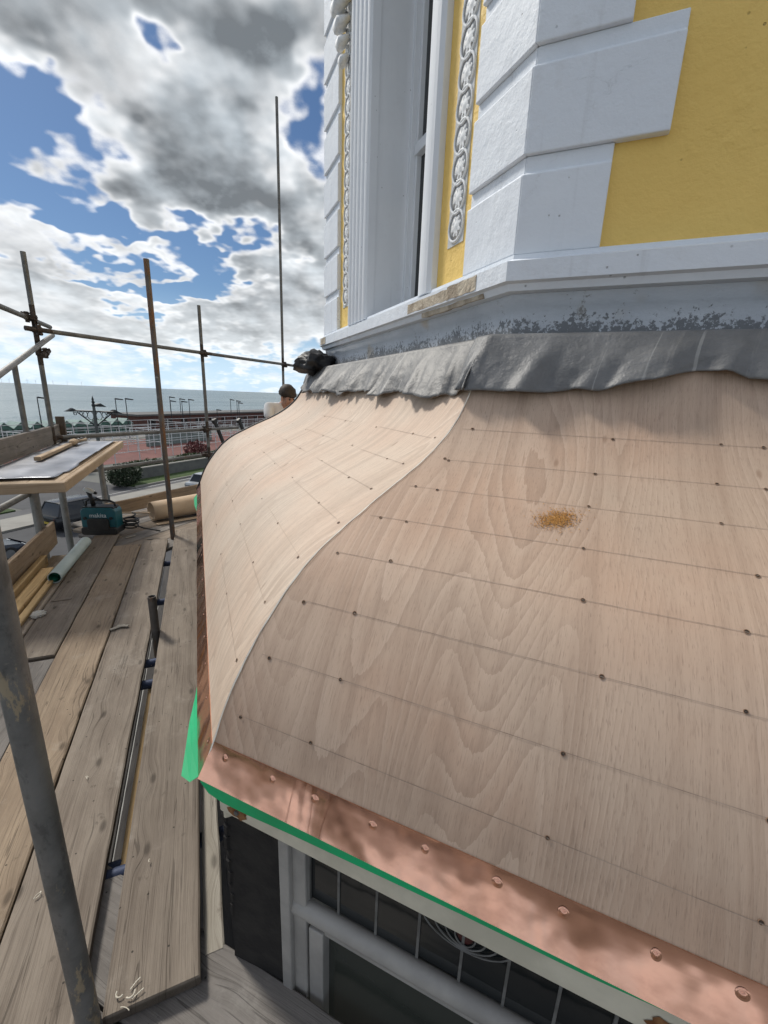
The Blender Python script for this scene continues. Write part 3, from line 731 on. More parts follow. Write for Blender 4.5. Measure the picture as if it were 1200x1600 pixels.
# ledge moulding under the wall and peeling plinth
ledge = [(-.06, .455), (-.015, .455), (.010, .441), (.026, .436), (.026, .378), (.012, .372), (.004, .352), (-.03, .345), (-.06, .345)]
o = sweep(ledge).build('ledge', 'white', house, 'auto')
sweep([(-.30, .05), (-.038, .05), (-.038, .27), (-.034, .31), (-.020, .33), (-.018, .347), (-.30, .347)]).build('plinth', 'plinth', house, 'auto')
sweep([(-.30, -.9), (-.10, -.9), (-.10, .06), (-.30, .06)]).build('inner_wall', 'voidblack', house)
# bare mortar patches where the ledge paint has broken away on the left face
def patch(a0, a1, z0, z1, seed, r=.029, F=FL):
    rnd = random.Random(seed); n = 9; top = []; bot = []
    for k in range(n+1):
        a = a0+(a1-a0)*k/n
        top.append(F(a, r, z1-rnd.uniform(0, .004))); bot.append(F(a, r, z0+rnd.uniform(0, .005)))
    return MB().prism(top+list(reversed(bot)), (nL if F is FL else nR)*-.012).build('bare_mortar', 'mortar', house)
patch(.16, .36, .3815, .4335, 1, .0285); patch(.36, .72, .3815, .427, 2, .027); patch(2.18, 2.31, .382, .434, 3); patch(.13, .60, .349, .372, 5, .012);

# ------------------------------------------------------------------ quoins
QP = .2755; QZ = .455
def quoin(F, a0, a1, z0, miter, far=False):
    # block with a sloping top weathering; r0 wall plane, r1 block face
    r1 = -.006; r0 = -.05; h = QP-.016
    def A(r): return (-r*mT if miter else a0)
    def ring(r, z): return r, z
    prof = [(r0, z0), (r1, z0), (r1, z0+h-.038), (-.020, z0+h-.030), (-.020, z0+h+.0158), (r0, z0+h+.0158)]
    if far: rings = [[F(a0, r, z) for r, z in prof], [F(A2+r*mT, r, z) for r, z in prof]]
    else: rings = [[F(A(r), r, z) for r, z in prof], [F(a1, r, z) for r, z in prof]]
    mb = MB().loft(rings)
    return mb.build('quoin', 'white', house, False, bevel=.0035)
for k in range(11):
    z0 = QZ+.008+k*QP
    quoin(FR, 0, .254 if k % 2 == 0 else .389, z0, True)
    quoin(FL, 0, .308, z0, True)
    quoin(FL, 1.985, A2, z0, False, True)
sweep([(-.05, .44), (-.004, .44), (-.006, .462), (-.016, .4665), (-.05, .4665)]).build('base_course', 'white', house)

# ------------------------------------------------------------------ ornament strips with roundels
def roundel_mesh():
    mb = MB(); n = 28
    # raised outer ring
    rings = []
    for k in range(n):
        a = k*2*math.pi/n; c, s_ = math.cos(a), math.sin(a)
        rings.append([V((c*.043, s_*.050, 0)), V((c*.0445, s_*.0515, .0055)), V((c*.048, s_*.056, .0075)), V((c*.052, s_*.061, .0055)), V((c*.053, s_*.062, 0))])
    rings.append(rings[0]); mb.loft(rings, False)
    # dish
    mb.loft([[V((math.cos(k*2*math.pi/n)*r*.88, math.sin(k*2*math.pi/n)*r, h)) for k in range(n)] for r, h in ((.051, .0015), (.03, .0008), (.012, .003), (.004, .0055))])
    # petals
    for j in range(8):
        a = j*math.pi/4+.3; d = V((math.cos(a)*.8, math.sin(a), 0)); e = V((-math.sin(a), math.cos(a)*.9, 0))
        pts = [d*.010, d*.020+e*.006, d*.036+e*.0085, d*.043, d*.036-e*.0085, d*.020-e*.006]
        mb.add([p+UP*.001 for p in pts]+[d*.028+UP*.0042], [(i, (i+1) % 6, 6) for i in range(6)])
    me = mb.build('roundel', 'white', None, True)
    return me
rproto = roundel_mesh()
Mroundel = plain('carved_stone_paint', (.80, .82, .83), (.66, .68, .69), .7, sc=60, lo=.4, hi=.7)
rproto.data.materials[0] = Mroundel
first = True
def place_roundel(a, z, parent, sx=1.0):
    global first
    o = rproto if first else rproto.copy()
    if not first: col.objects.link(o)
    first = False
    o.matrix_world = Matrix.Translation(FL(a, -.030, z)) @ frame(dL*-1, UP, nL).to_4x4() @ Matrix.Diagonal((sx, 1, 1, 1))
    setp(o, parent)
for a0, a1, zb in ((.362, .478, .605), (1.79, 1.91, .60)):
    strip = MB().prism([FL(a0, rw+.003, zb), FL(a1, rw+.003, zb), FL(a1, rw-.02, zb), FL(a0, rw-.02, zb)], UP*2.0).build('ornament_panel', 'recess', house)
    for k in range(19): place_roundel((a0+a1)/2, zb+.068+k*.1, strip, 1.08)
# carved bracket hanging at the head of the far strip
mb = MB()
for k in range(7):
    zz = 1.98+k*.085; w = .022+.012*k
    mb.tube([FL(1.85-w, -.02, zz+.03), FL(1.85-w*.4, .01+.012*k, zz), FL(1.85+w*.4, .012+.012*k, zz), FL(1.85+w, -.02, zz+.03)], [.014, .03+.003*k, .03+.003*k, .014], 8)
mb.build('carved_bracket', Mroundel, house, True)

# ------------------------------------------------------------------ first floor window in the left face
win = MB()
def jamb_profile(a0, a1, flutes):
    out = []
    n = flutes*6
    for k in range(n+1):
        a = a0+(a1-a0)*k/n; ph = k % 6
        out.append((a, {0: -.004, 1: .010, 2: .014, 3: .014, 4: .010, 5: .004}[ph]))
    return out
window = empty('window', FL((J0+J1)/2, -.25, .45)); setp(window, house)
def architrave(a0, a1, flutes):
    pr = [(a0, -.05)]+jamb_profile(a0, a1, flutes)+[(a1, -.05)]
    MB().loft([[FL(a, r, .452) for a, r in pr], [FL(a, r, 2.8) for a, r in pr]]).build('architrave', 'whitegloss', window, False)
architrave(J1-.01, 1.70, 5)
architrave(.556, J0+.008, 1)
RD = -.262
MB().box(FL(J1-.004, -.34, .452), dL*.02, nL*.30, UP*2.35).build('reveal', 'whitegloss', window)
MB().box(FL(J0-.016, -.34, .452), dL*.02, nL*.30, UP*2.35).build('reveal', 'whitegloss', window)
MB().box(FL(J1-.030, RD-.03, .452), dL*.028, nL*.05, UP*2.3).build('frame', 'whitegloss', window, bevel=.003)
MB().box(FL(J1-.055, RD-.06, .47), dL*.024, nL*.05, UP*2.3).build('frame', 'whitegloss', window, bevel=.003)
MB().box(FL(J0+.002, RD-.06, .47), dL*.06, nL*.06, UP*2.3).build('frame', 'whitegloss', window, bevel=.003)
MB().box(FL(J0+.003, RD-.055, 1.335), dL*(J1-J0-.04), nL*.055, UP*.055).build('meeting_rail', 'whitegloss', window, bevel=.003)
MB().box(FL(J0+.003, RD-.055, .453), dL*(J1-J0-.04), nL*.05, UP*.07).build('bottom_rail', 'whitegloss', window, bevel=.003)
for z0, z1 in ((.52, 1.336), (1.389, 2.7)):
    MB().box(FL(J0+.02, RD-.045, z0), dL*(J1-J0-.06), nL*.006, UP*(z1-z0)).build('pane', 'glass', window)
MB().box(FL(J0-.1, -.44, .40), dL*(J1-J0+.2), nL*.42, UP*.0545).build('sill', 'whitegloss', window)
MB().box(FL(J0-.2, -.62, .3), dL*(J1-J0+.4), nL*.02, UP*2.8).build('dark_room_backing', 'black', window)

# ------------------------------------------------------------------ ogee roof: profile read off the hip
hip_px = [(735, 612), (718, 650), (690, 690), (650, 730), (600, 770), (548, 815), (500, 858), (460, 905), (430, 950), (400, 1000), (370, 1060), (350, 1110), (335, 1157), (315, 1215)]
prof = [(.118, .118), (.130, .080)]
for q in hip_px:
    X = onpl(*q, P, nb); prof.append(((X-C).dot(nR), X.z))
def catmull(pts, n):
    out = []
    P_ = [pts[0]]+pts+[pts[-1]]
    for i in range(1, len(P_)-2):
        p0, p1, p2, p3 = [V((*P_[i+k], 0)) for k in (-1, 0, 1, 2)]
        for k in range(n):
            t = k/n
            out.append(.5*((2*p1)+(p2-p0)*t+(2*p0-5*p1+4*p2-p3)*t*t+(3*p1-p0-3*p2+p3)*t**3))
    out.append(V((*pts[-1], 0)))
    return [(q.x, q.y) for q in out]
prof = catmull(prof, 6)
for _ in range(4): prof = [prof[0]]+[((prof[i-1][0]+2*prof[i][0]+prof[i+1][0])/4, (prof[i-1][1]+2*prof[i][1]+prof[i+1][1])/4) for i in range(1, len(prof)-1)]+[prof[-1]]
arc = [0.0]
for i in range(1, len(prof)): arc.append(arc[-1]+math.hypot(prof[i][0]-prof[i-1][0], prof[i][1]-prof[i-1][1]))
AL = arc[-1]
def at_arc(s_):
    s_ = max(0, min(AL, s_))
    for i in range(1, len(arc)):
        if arc[i] >= s_:
            t = (s_-arc[i-1])/(arc[i]-arc[i-1]); a, b = prof[i-1], prof[i]
            dr, dz = (b[0]-a[0])/(arc[i]-arc[i-1]), (b[1]-a[1])/(arc[i]-arc[i-1])
            return a[0]+(b[0]-a[0])*t, a[1]+(b[1]-a[1])*t, -dz, dr     # r, z, outward normal (nr, nz)
    return (*prof[-1], 1, 0)
def arc_at_z(z):
    for i in range(1, len(prof)):
        if prof[i][1] <= z: return arc[i]
    return AL
def r_at_z(z): return at_arc(arc_at_z(z))[0]
SCOP = arc_at_z(-.895*S)         # top of the copper strip
def lim(face, r):
    return {'R': (-r*mT, ER), 'L': (-r*mT, A2+r*mT), '3': (-r*mT, E3)}[face]
FF = {'R': FR, 'L': FL, '3': F3}
def ply(face, a_lo, a_hi, mat, label, nseg, s0=0.0, s1=None, off=0.0, kick=0.0, th=.007, uoff=0.0, name='plywood_panel', wav=0.0):
    """a_lo / a_hi: fixed distances or 'hip' for the mitred end"""
    s1 = AL if s1 is None else s1
    F = FF[face]; ns = 70; top = []; bot = []; uvs = []
    for i in range(ns+1):
        s_ = s0+(s1-s0)*i/ns; r, z, nr, nz = at_arc(s_)
        of_ = off+kick*(i/ns)**1.5
        rr, zz = r+nr*of_, z+nz*of_
        l0, l1 = lim(face, rr)
        lo = l0 if a_lo == 'hip' else a_lo; hi = l1 if a_hi == 'hip' else a_hi
        rt, rb = [], []
        for j in range(nseg+1):
            a = lo+(hi-lo)*j/nseg
            w = wav*fbm((a*2.2, s_*3, 1.7), 2) if wav else 0
            rt.append((F(a, rr+nr*w, zz+nz*w), (a+uoff, s_)))
            rb.append((F(a, rr-nr*th, zz-nz*th), (a+uoff, s_)))
        top.append(rt); bot.append(rb)
    mb = MB(); n = nseg+1
    for rows in (top, bot):
        for row in rows:
            for p_, u_ in row: mb.v.append(tuple(p_)); uvs.append(u_)
    B = (ns+1)*n
    for i in range(ns):
        for j in range(nseg):
            a = i*n+j
            mb.f.append((a, a+1, a+n+1, a+n)); mb.f.append((B+a, B+a+n, B+a+n+1, B+a+1))
    for j in range(nseg):
        a = j; mb.f.append((a, B+a, B+a+1, a+1)); a = ns*n+j; mb.f.append((a, a+1, B+a+1, B+a))
    for i in range(ns):
        a = i*n; mb.f.append((a, a+n, B+a+n, B+a)); a = i*n+nseg; mb.f.append((a, B+a, B+a+n, a+n))
    o = mb.build(name, mat, house, 'auto', uvs=uvs)
    if label: o['label'] = label
    return o
SEAM = 1.75
pR = ply('R', 'hip', SEAM-.0004, 'plyR', 'rosy plywood sheet bent over the near face of the bay roof', 14)
pR2 = ply('R', SEAM+.0004, ER, 'plyR', 'plywood sheet right of the sheet joint on the near face', 12, uoff=3.7)
pL = ply('L', 'hip', 'hip', 'plyL', 'paler plywood sheet bent over the left face of the bay roof', 14, uoff=7.1, off=.002)
p3 = ply('3', 'hip', E3, 'plyL', None, 8, uoff=11)
# raw pale sheet edge along the hip, and dark membrane on the far hip
pts = []
for i in range(90):
    r, z, nr, nz = at_arc(.05+(AL-.05)*i/89)
    w = .0018*mn.noise(V((i*.35, 0, 0)))
    pts.append(corner1(r+.0035*nr+w, z+.0035*nz))
mb = MB(); vs = []
for i in range(90):
    r, z, nr, nz = at_arc(.05+(AL-.05)*i/89); w = .0042+.0022*mn.noise(V((i*.31, 2, 0)))
    k_ = .0045; rr_, zz_ = r+k_*nr, z+k_*nz
    vs += [corner1(r+.0034*nr, z+.0034*nz)-dL*.001, FR(-rr_*mT+w, rr_-.0014*nr, zz_-.0014*nz)]
mb.add(vs, [(2*i, 2*i+1, 2*i+3, 2*i+2) for i in range(89)])
mb.build('sheet_edge', 'plyedge', pL)
pts = []
for i in range(60):
    r, z, nr, nz = at_arc(AL*i/59); pts.append(corner2(r+.002*nr, z+.002*nz))
MB().tube(pts, .011, 8).build('membrane_edge', 'black', pL, True)
# pencil lines and screws
def pline(face, s_, a0, a1, parent, wob=0.0):
    F = FF[face]; r, z, nr, nz = at_arc(s_); mb = MB(); n = max(2, int((a1-a0)/.08)); vs = []
    for j in range(n+1):
        a = a0+(a1-a0)*j/n
        for k in (-1, 1):
            r_, z_, p_, q_ = at_arc(s_+k*.00048+wob*(j/n))
            vs.append(F(a, r_+p_*.0012+ (.002*p_ if face == 'L' else 0), z_+q_*.0012+(.002*q_ if face == 'L' else 0)))
    mb.add(vs, [(2*j, 2*j+1, 2*j+3, 2*j+2) for j in range(n)])
    return mb.build('pencil_line', 'pencilfaint' if face == 'L' else 'pencil', parent)
def screw_proto():
    mb = MB(); n = 12
    mb.loft([[V((math.cos(k*2*math.pi/n)*r, math.sin(k*2*math.pi/n)*r, h)) for k in range(n)] for r, h in ((.0044, .0002), (.0034, .0005), (.0029, -.0002), (.0005, -.0002))], False)
    return mb
sp1 = screw_proto().build('screw', 'screwrim', None); sp1.data.materials.append(M['screw'])
for p_ in sp1.data.polygons: p_.material_index = 0 if p_.index < 12 else 1
sfirst = [True]
def screw(face, a, s_, parent, sc=1.0):
    F = FF[face]; r, z, nr, nz = at_arc(s_)
    nn = {'R': nR, 'L': nL}[face]; dd = {'R': dR, 'L': dL}[face]
    nv = (nn*nr+UP*nz).normalized(); e = dd; f_ = nv.cross(e).normalized()
    o = sp1 if sfirst[0] else sp1.copy()
    if not sfirst[0]: col.objects.link(o)
    sfirst[0] = False
    o.matrix_world = Matrix.Translation(F(a, r, z)+nv*(.0012+(.002 if face == 'L' else 0))) @ frame(e, f_, nv).to_4x4() @ Matrix.Diagonal((sc, sc, sc, 1))
    setp(o, parent)
rnd = random.Random(4)
sl_ = [SCOP-.075-k*.139 for k in range(11)]
for k, s_ in enumerate(sl_):
    if s_ < .12: break
    r = at_arc(s_)[0]; h0 = -r*mT
    pline('R', s_, h0+.03+rnd.uniform(0, .03), SEAM-.002, pR, rnd.uniform(-.004, .004))
    if k % 4 != 2: pline('R', s_+rnd.uniform(-.004, .004), SEAM+.01, 2.6, pR2)
    for a in (h0+.045+rnd.uniform(0, .02), h0*.35-.02+.06*(k % 2)*.4, .335+rnd.uniform(-.03, .03), .60+rnd.uniform(-.03, .03), .70+rnd.uniform(-.02, .02), 1.0, 1.3):
        if a > h0+.03: screw('R', a, s_+rnd.uniform(-.004, .004), pR, rnd.uniform(.85, 1.15))
    for a in (SEAM+.045, 2.2): screw('R', a, s_+rnd.uniform(-.004, .004), pR2, rnd.uniform(.85, 1.15))
    sL = s_+.055
    if sL < SCOP-.03:
        a_hi = A2+r*mT
        pline('L', sL, h0+.05, .30+.1*(k % 3), pL, rnd.uniform(-.004, .004))
        pline('L', sL, .62+.1*(k % 2), 1.25+.1*(k % 3), pL, rnd.uniform(-.004, .004))
        for a in (h0+.04, .02+.05*(k % 2), .42, .83, 1.24, 1.66, 2.05, 2.35):
            if h0+.02 < a < a_hi-.04: screw('L', a+rnd.uniform(-.02, .02), sL+rnd.uniform(-.006, .006), pL, rnd.uniform(.8, 1.1))

# ------------------------------------------------------------------ copper drip strip with nails and peeling green film
def nail_proto():
    n = 14; mb = MB()
    mb.loft([[V((math.cos(k*2*math.pi/n)*r, math.sin(k*2*math.pi/n)*r, h)) for k in range(n)] for r, h in ((.012, .0002), (.0085, .0012), (.0060, .0004), (.0050, .0022), (.003, .0030), (.0004, .0031))], False)
    return mb.build('nail', 'copper', None, True)
np_ = nail_proto(); nfirst = [True]
def nail(face, a, s_, parent):
    F = FF[face]; r, z, nr, nz = at_arc(s_); nn = {'R': nR, 'L': nL}[face]; dd = {'R': dR, 'L': dL}[face]
    nv = (nn*nr+UP*nz).normalized(); f_ = nv.cross(dd).normalized()
    o = np_ if nfirst[0] else np_.copy()
    if not nfirst[0]: col.objects.link(o)
    nfirst[0] = False
    o.matrix_world = Matrix.Translation(F(a, r, z)+nv*.0038) @ frame(dd, f_, nv).to_4x4() @ Matrix.Diagonal((.72+.1*math.sin(a*37), .75, .8, 1))
    setp(o, parent)
cR = ply('R', 'hip', ER, 'copper', 'shiny new copper strip nailed along the near eave', 60, SCOP, AL+.0, .0026, .0068, th=.0012, name='copper_strip', wav=.0012)
cL = ply('L', 'hip', 'hip', 'copper', 'copper strip along the left eave beside the boards', 40, SCOP+.006, AL, .0030, .006, th=.0012, uoff=5, name='copper_strip', wav=.0016)
h0 = -at_arc(SCOP+.02)[0]*mT
for k in range(14): nail('R', h0+.045+k*.117+(k % 2)*.012, SCOP+.022, cR)
for k in range(18): nail('L', h0+.035+k*.16, SCOP+.028, cL)
re_, ze = prof[-1]
def film(face, pts, label):
    """pts: (a, start drop, width, flare)"""
    F = FF[face]; mb = MB(); vs = []
    for a, d0, w, fl in pts:
        vs += [F(a, re_+.006, ze+.006-d0), F(a, re_+.006+fl*.5, ze+.003-w*.5-d0), F(a+(fl*.9 if face == 'L' else 0), re_+.006+fl, ze-w-d0)]
    n = len(pts)
    mb.add(vs, [f for j in range(n-1) for f in ((3*j, 3*j+1, 3*j+4, 3*j+3), (3*j+1, 3*j+2, 3*j+5, 3*j+4))])
    o = mb.build('protective_film', 'film', cR if face == 'R' else cL, False)
    s_ = o.modifiers.new('thickness', 'SOLIDIFY'); s_.thickness = .0006
    o['label'] = label
    return o
hp = -re_*mT
film('R', [(hp+.004, 0, .004, .001), (hp+.03, 0, .020, .004), (hp+.07, 0, .027, .004), (hp+.14, 0, .026, .004), (hp+.25, 0, .022, .002), (hp+.40, 0, .016, .002), (hp+.60, 0, .011, 0), (hp+.80, 0, .008, 0), (hp+.98, 0, .0015, -.004)], 'bright green film peeling below the near copper strip')
film('L', [(hp+.0, 0, .012, .038), (hp+.09, 0, .010, .030), (hp+.18, 0, .008, .023), (hp+.28, 0, .005, .010), (hp+.36, 0, .002, .001)], 'bright green film flap below the left copper strip')
film('L', [(A2-.35, 0, .003, .002), (A2-.1, 0, .02, .02), (A2+.2, 0, .03, .025)], 'green film at the far end of the left copper strip')

# ------------------------------------------------------------------ lead apron
def interp(tab, x):
    if x <= tab[0][0]: return tab[0][1]
    for (a, b), (c, d) in zip(tab, tab[1:]):
        if x <= c: t = (x-a)/(c-a); t = t*t*(3-2*t); return b+(d-b)*t
    return tab[-1][1]
def lead(name, mat, label, stations, botz, fold, seed, topz=.195, FQ=5.0, folds=()):
    """stations: list of functions a -> point(r, z) plus the parameter"""
    mb = MB(); uvs = []; nv = 26
    for u_, Fp in stations:
        zb = botz(u_)
        rb0 = max(.10, r_at_z(zb))+.016
        rw0 = .066; rr0 = -.036+rw0
        for j in range(nv+1):
            t = j/nv
            # roll at the top then a hanging skirt
            if t < .3:
                q = t/.3; an = math.pi*(.98-.98*q)
                r = rr0+rw0*math.cos(an); z = topz+.020*math.sin(an)
            else:
                q = (t-.3)/.7; r0_ = rr0+rw0*math.cos(0); z0_ = topz
                r = r0_+(rb0-r0_)*(q**1.15); z = z0_+(zb-z0_)*q
                r += .014*math.sin(q*math.pi)*(1-.5*q)
            amp = fold*(max(0, t-.2)/.8)**1.5
            w = mn.noise(V((u_*FQ, seed, t*.8)))+.7*abs(mn.noise(V((u_*FQ*2.1+t*.9, seed+3, t*.6))))*2-.4
            r += amp*(w*1.0+.25)
            for fa, fw, fh in folds:
                x_ = (u_+t*.03-fa)/fw
                if abs(x_) < 3: r += fh*max(0, t-.3)*(math.exp(-x_*x_) if x_ < 0 else math.exp(-x_*x_*9))
            z += amp*.35*mn.noise(V((u_*11, seed+9, 0)))
            r += .0025*mn.noise(V((u_*38, t*9, seed)))+max(0, t-.25)*.012*abs(mn.noise(V((u_*24+t*3, t*5, seed+5))))
            r = max(r, r_at_z(z)+.007 if z < .125 else -1)
            mb.v.append(tuple(Fp(r, z))); uvs.append((u_, t*.25))
    n = nv+1
    for i in range(len(stations)-1):
        for j in range(nv):
            a = i*n+j; mb.f.append((a, a+1, a+n+1, a+n))
    o = mb.build(name, mat, house, True, uvs=uvs)
    s_ = o.modifiers.new('thickness', 'SOLIDIFY'); s_.thickness = .003
    o['label'] = label
    return o
zR = [(-.3, .035), (-.05, .030), (.212, .033), (.36, .040), (.50, .072), (.60, .104), (.66, .098), (.72, .080), (1.1, .05), (2.0, .06), (3.4, .04)]
stR = []
for k in range(7): stR.append((-.14+k*.012, (lambda a: lambda r, z: FL(a*-1-.06+.0 if False else max(-r*mT, .075-k0*.0125)+0.0, r+.006, z))(0) if False else None))
stR = []
for k in range(8):
    a = .060-k*.0085
    stR.append((-.10+k*.010, (lambda a: (lambda r, z: FL(-r*mT+a, r+.008, z)))(a)))
stR.append((-.012, lambda r, z: corner1(r+.010, z)))
for k in range(1, 200):
    a = k*.017*(1 if k < 90 else 1)
    if a > ER: break
    stR.append((a, (lambda a: (lambda r, z: FR(-r*mT+a, r+.004, z)))(a)))
lead('lead_flashing', 'lead', 'dark grey lead flashing draped over the top of the near plywood', stR, lambda u_: interp(zR, u_)+.004*mn.noise(V((u_*14, 5, 0))), .022, 2.0, folds=((-.03, .03, .035), (.21, .05, .05), (.235, .012, .03), (.56, .10, .05), (.70, .04, .04)))
zL = [(0, .030), (.10, .012), (.22, .002), (.34, .022), (.50, .026), (.62, .002), (.80, .022), (1.0, .030), (1.2, .004), (1.4, .026), (1.7, .010), (1.95, .03), (2.1, .01), (2.3, .05), (2.45, .10)]
stL = []
for k in range(170):
    a = .004+k*.0142
    stL.append((a, (lambda a: (lambda r, z: FL(-r*mT*max(0, 1-a)+a, r, z)))(a)))
lead('lead_flashing', 'leadpale', 'pale crumpled lead flashing draped along the left face', stL, lambda u_: interp(zL, u_)+.008*mn.noise(V((u_*22, 1, 0))), .040, 6.0, .190, 6.5, folds=[(f_, w_, h_*.75) for f_, w_, h_ in ((.07, .07, .05), (.16, .02, .05), (.36, .11, .085), (.40, .02, .04), (.66, .14, .07), (.73, .03, .05), (1.02, .09, .085), (1.14, .03, .05), (1.42, .15, .08), (1.55, .03, .05), (1.85, .09, .085), (2.12, .12, .07), (2.25, .05, .06))])

# ------------------------------------------------------------------ lower storey under the eave: fascia, leaded window
def Q(a, r, z): return P+dR*a+nR*r+UP*(z-P.z)
def QL(a, r, z): return P+dL*a+nL*r+UP*(z-P.z)
fas = MB().box(Q(.02, -.075, -.962), dR*3.6, nR*.05, UP*.125).build('fascia', 'cream', house, bevel=.004)
for a in (.075, .925, 1.7):
    rs_ = MB(); n = 16; rnd = random.Random(int(a*100))
    ring = [Q(a+math.cos(k*6.283/n)*.028*rnd.uniform(.7, 1.3), -.0235, -.938+math.sin(k*6.283/n)*.020*rnd.uniform(.7, 1.3)) for k in range(n)]
    rs_.add(ring, [tuple(range(n))]).build('rust_patch', 'rust', fas)
    MB().tube([Q(a, -.025, -.938), Q(a, -.019, -.938)], .006, 8).build('nail_head', 'came', fas)
MB().box(QL(.0, -.085, -.99), dL*3.2, nL*.045, UP*.13).build('fascia', 'cream', house, bevel=.004)
MB().prism([Q(.0, -.06, -.845), Q(3.6, -.06, -.845), Q(3.6, -.5, -.845), Q(.3, -.5, -.845)], UP*.008).build('soffit', 'voidblack', house)
# black post shape filling in for the shaded void at the corner
mb = MB(); rr = []
for k in range(14):
    z = -.96-k*.05; w = .004*random.uniform(-1, 1)
    rr.append([Q(-.012+w, -.065, z), Q(.146+w*2, -.078, z), Q(.148+w, -.30, z), Q(.06, -.30, z)])
mb.loft(rr).build('corner_shade_fill', 'voidblack', house)
mb = MB()
for k in range(9):
    z = -1.02-k*.04; mb.tube([Q(-.006+.004*(k % 2), -.068, z), Q(-.008, -.078+.004*(k % 3), z-.045)], .012-.0006*k, 6)
mb.build('corner_shade_sliver', 'voidblack', house)
lowin = empty('leaded_window', Q(.9, -.10, -1.4)); setp(lowin, house)
MB().box(Q(.150, -.125, -2.4), dR*.030, nR*.055, UP*1.43).build('frame_stile', 'frame', lowin, bevel=.004)
MB().box(Q(.178, -.12, -2.4), dR*.040, nR*.035, UP*1.43).build('frame_stile', 'frame', lowin, bevel=.004)
MB().box(Q(.178, -.12, -.985), dR*3.2, nR*.035, UP*.018).build('head_rail', 'frame', lowin)
rr = []
for k in range(12):
    a = k*math.pi*2/12; rr.append((-.098+.022*math.cos(a), -1.258+.027*math.sin(a)))
MB().loft([[Q(.170, r, z) for r, z in rr], [Q(3.4, r, z) for r, z in rr]]).build('transom', 'frame', lowin, 'auto')
cm = [.218, .300, .400, .503, .600, .694, .791, .888, .985, 1.082, 1.18, 1.277, 1.374, 1.47]
for k in range(len(cm)-1):
    MB().box(Q(cm[k]+.003, -.112+.0015*(k % 3), -1.228), dR*(cm[k+1]-cm[k]-.006), nR*.004, UP*.246).build('pane', 'glass', lowin)
    MB().box(Q(cm[k]-.003, -.112, -1.229), dR*.006, nR*.009, UP*.246).build('lead_came', 'came', lowin)
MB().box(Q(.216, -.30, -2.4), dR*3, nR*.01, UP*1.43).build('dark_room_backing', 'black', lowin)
mot = empty('stained_motif', Q(.60, -.10, -1.06)); setp(mot, lowin)
cxm, czm = .603, -1.082
mb = MB(); n = 18
mb.add([Q(cxm+.018*math.cos(k*6.283/n), -.1035, czm+.026*math.sin(k*6.283/n)) for k in range(n)], [tuple(range(n))]).build('ruby_glass', 'redglass', mot)
for j in range(4):
    r0 = .022+.0165*j; r1 = .030+.012*j
    pts = [Q(cxm+r0*math.cos(math.pi+k*math.pi/14)*(1.0+.12*j), -.1015, czm+.012*j*.6+r1*math.sin(math.pi+k*math.pi/14)) for k in range(15)]
    MB().tube(pts, .0017, 5).build('lead_curve', 'came', mot)
for sgn in (-1, 1):
    pts = [Q(cxm+sgn*(.08+.02*k*.35), -.1015, czm+.03-.012*k+.0035*k*k*.5) for k in range(7)]
    MB().tube(pts, .0022, 5).build('lead_curve', 'came', mot)
MB().box(Q(.222, -.125, -2.4), dR*.042, nR*.035, UP*1.09).build('sash_stile', 'frame', lowin, bevel=.003)
MB().box(Q(.264, -.118, -1.32), dR*2.4, nR*.02, UP*.022).build('sash_rail', 'frame', lowin)
MB().box(Q(.262, -.128, -2.4), dR*2.4, nR*.005, UP*1.085).build('pane', 'glassgreen', lowin)
# lower walls of the bay down to the street
MB().prism([Q(.10, -.135, GZ), Q(3.4, -.135, GZ), Q(3.4, -.45, GZ), Q(.35, -.45, GZ)], UP*(-GZ-2.4)).build('lower_wall', 'white', house)
MB().prism([QL(.03, -.10, GZ), QL(3.2, -.10, GZ), QL(3.2, -.40, GZ), QL(.35, -.40, GZ)], UP*(-GZ-1.0)).build('lower_wall', 'voidblack', house)  # left wall coloured black to carry the shade beside the corner

# ------------------------------------------------------------------ sawdust on the plywood
mb = MB(); rnd = random.Random(9)
ssd = arc_at_z(onpl(870, 812, FR(0, .66, 0), nR).z)
X0 = None
for s_try in [k*.005 for k in range(40, 280)]:
    r, z, nr, nz = at_arc(s_try); X = onz(870, 812, z); a = (X-C0).dot(dR); rr_ = (X-C0).dot(nR)
    if X0 is None or abs(rr_-r) < X0[0]: X0 = (abs(rr_-r), s_try, a)
_, ss, sa = X0
for k in range(1500):
    da = rnd.gauss(0, .020); ds = rnd.gauss(0, .015)+.25*da*-1
    if k % 9 == 0: da *= 1.8; ds *= 1.5
    r, z, nr, nz = at_arc(ss+ds); nv = nR*nr+UP*nz
    p = FR(sa+da, r, z)+nv*(.0016+rnd.uniform(0, .0018)); l = rnd.uniform(.0007, .0020)
    e1 = V((rnd.gauss(0, 1), rnd.gauss(0, 1), rnd.gauss(0, .4))).normalized()*l; e2 = e1.cross(nv).normalized()*l*.5
    mb.add([p-e1-e2, p+e1-e2, p+e1+e2, p-e1+e2, p+nv*l*.6], [(0, 1, 4), (1, 2, 4), (2, 3, 4), (3, 0, 4)])
tag(mb.build('sawdust', 'sawdust', fix=False), 'small heap of orange sawdust on the near plywood', 'sawdust', kind='stuff')

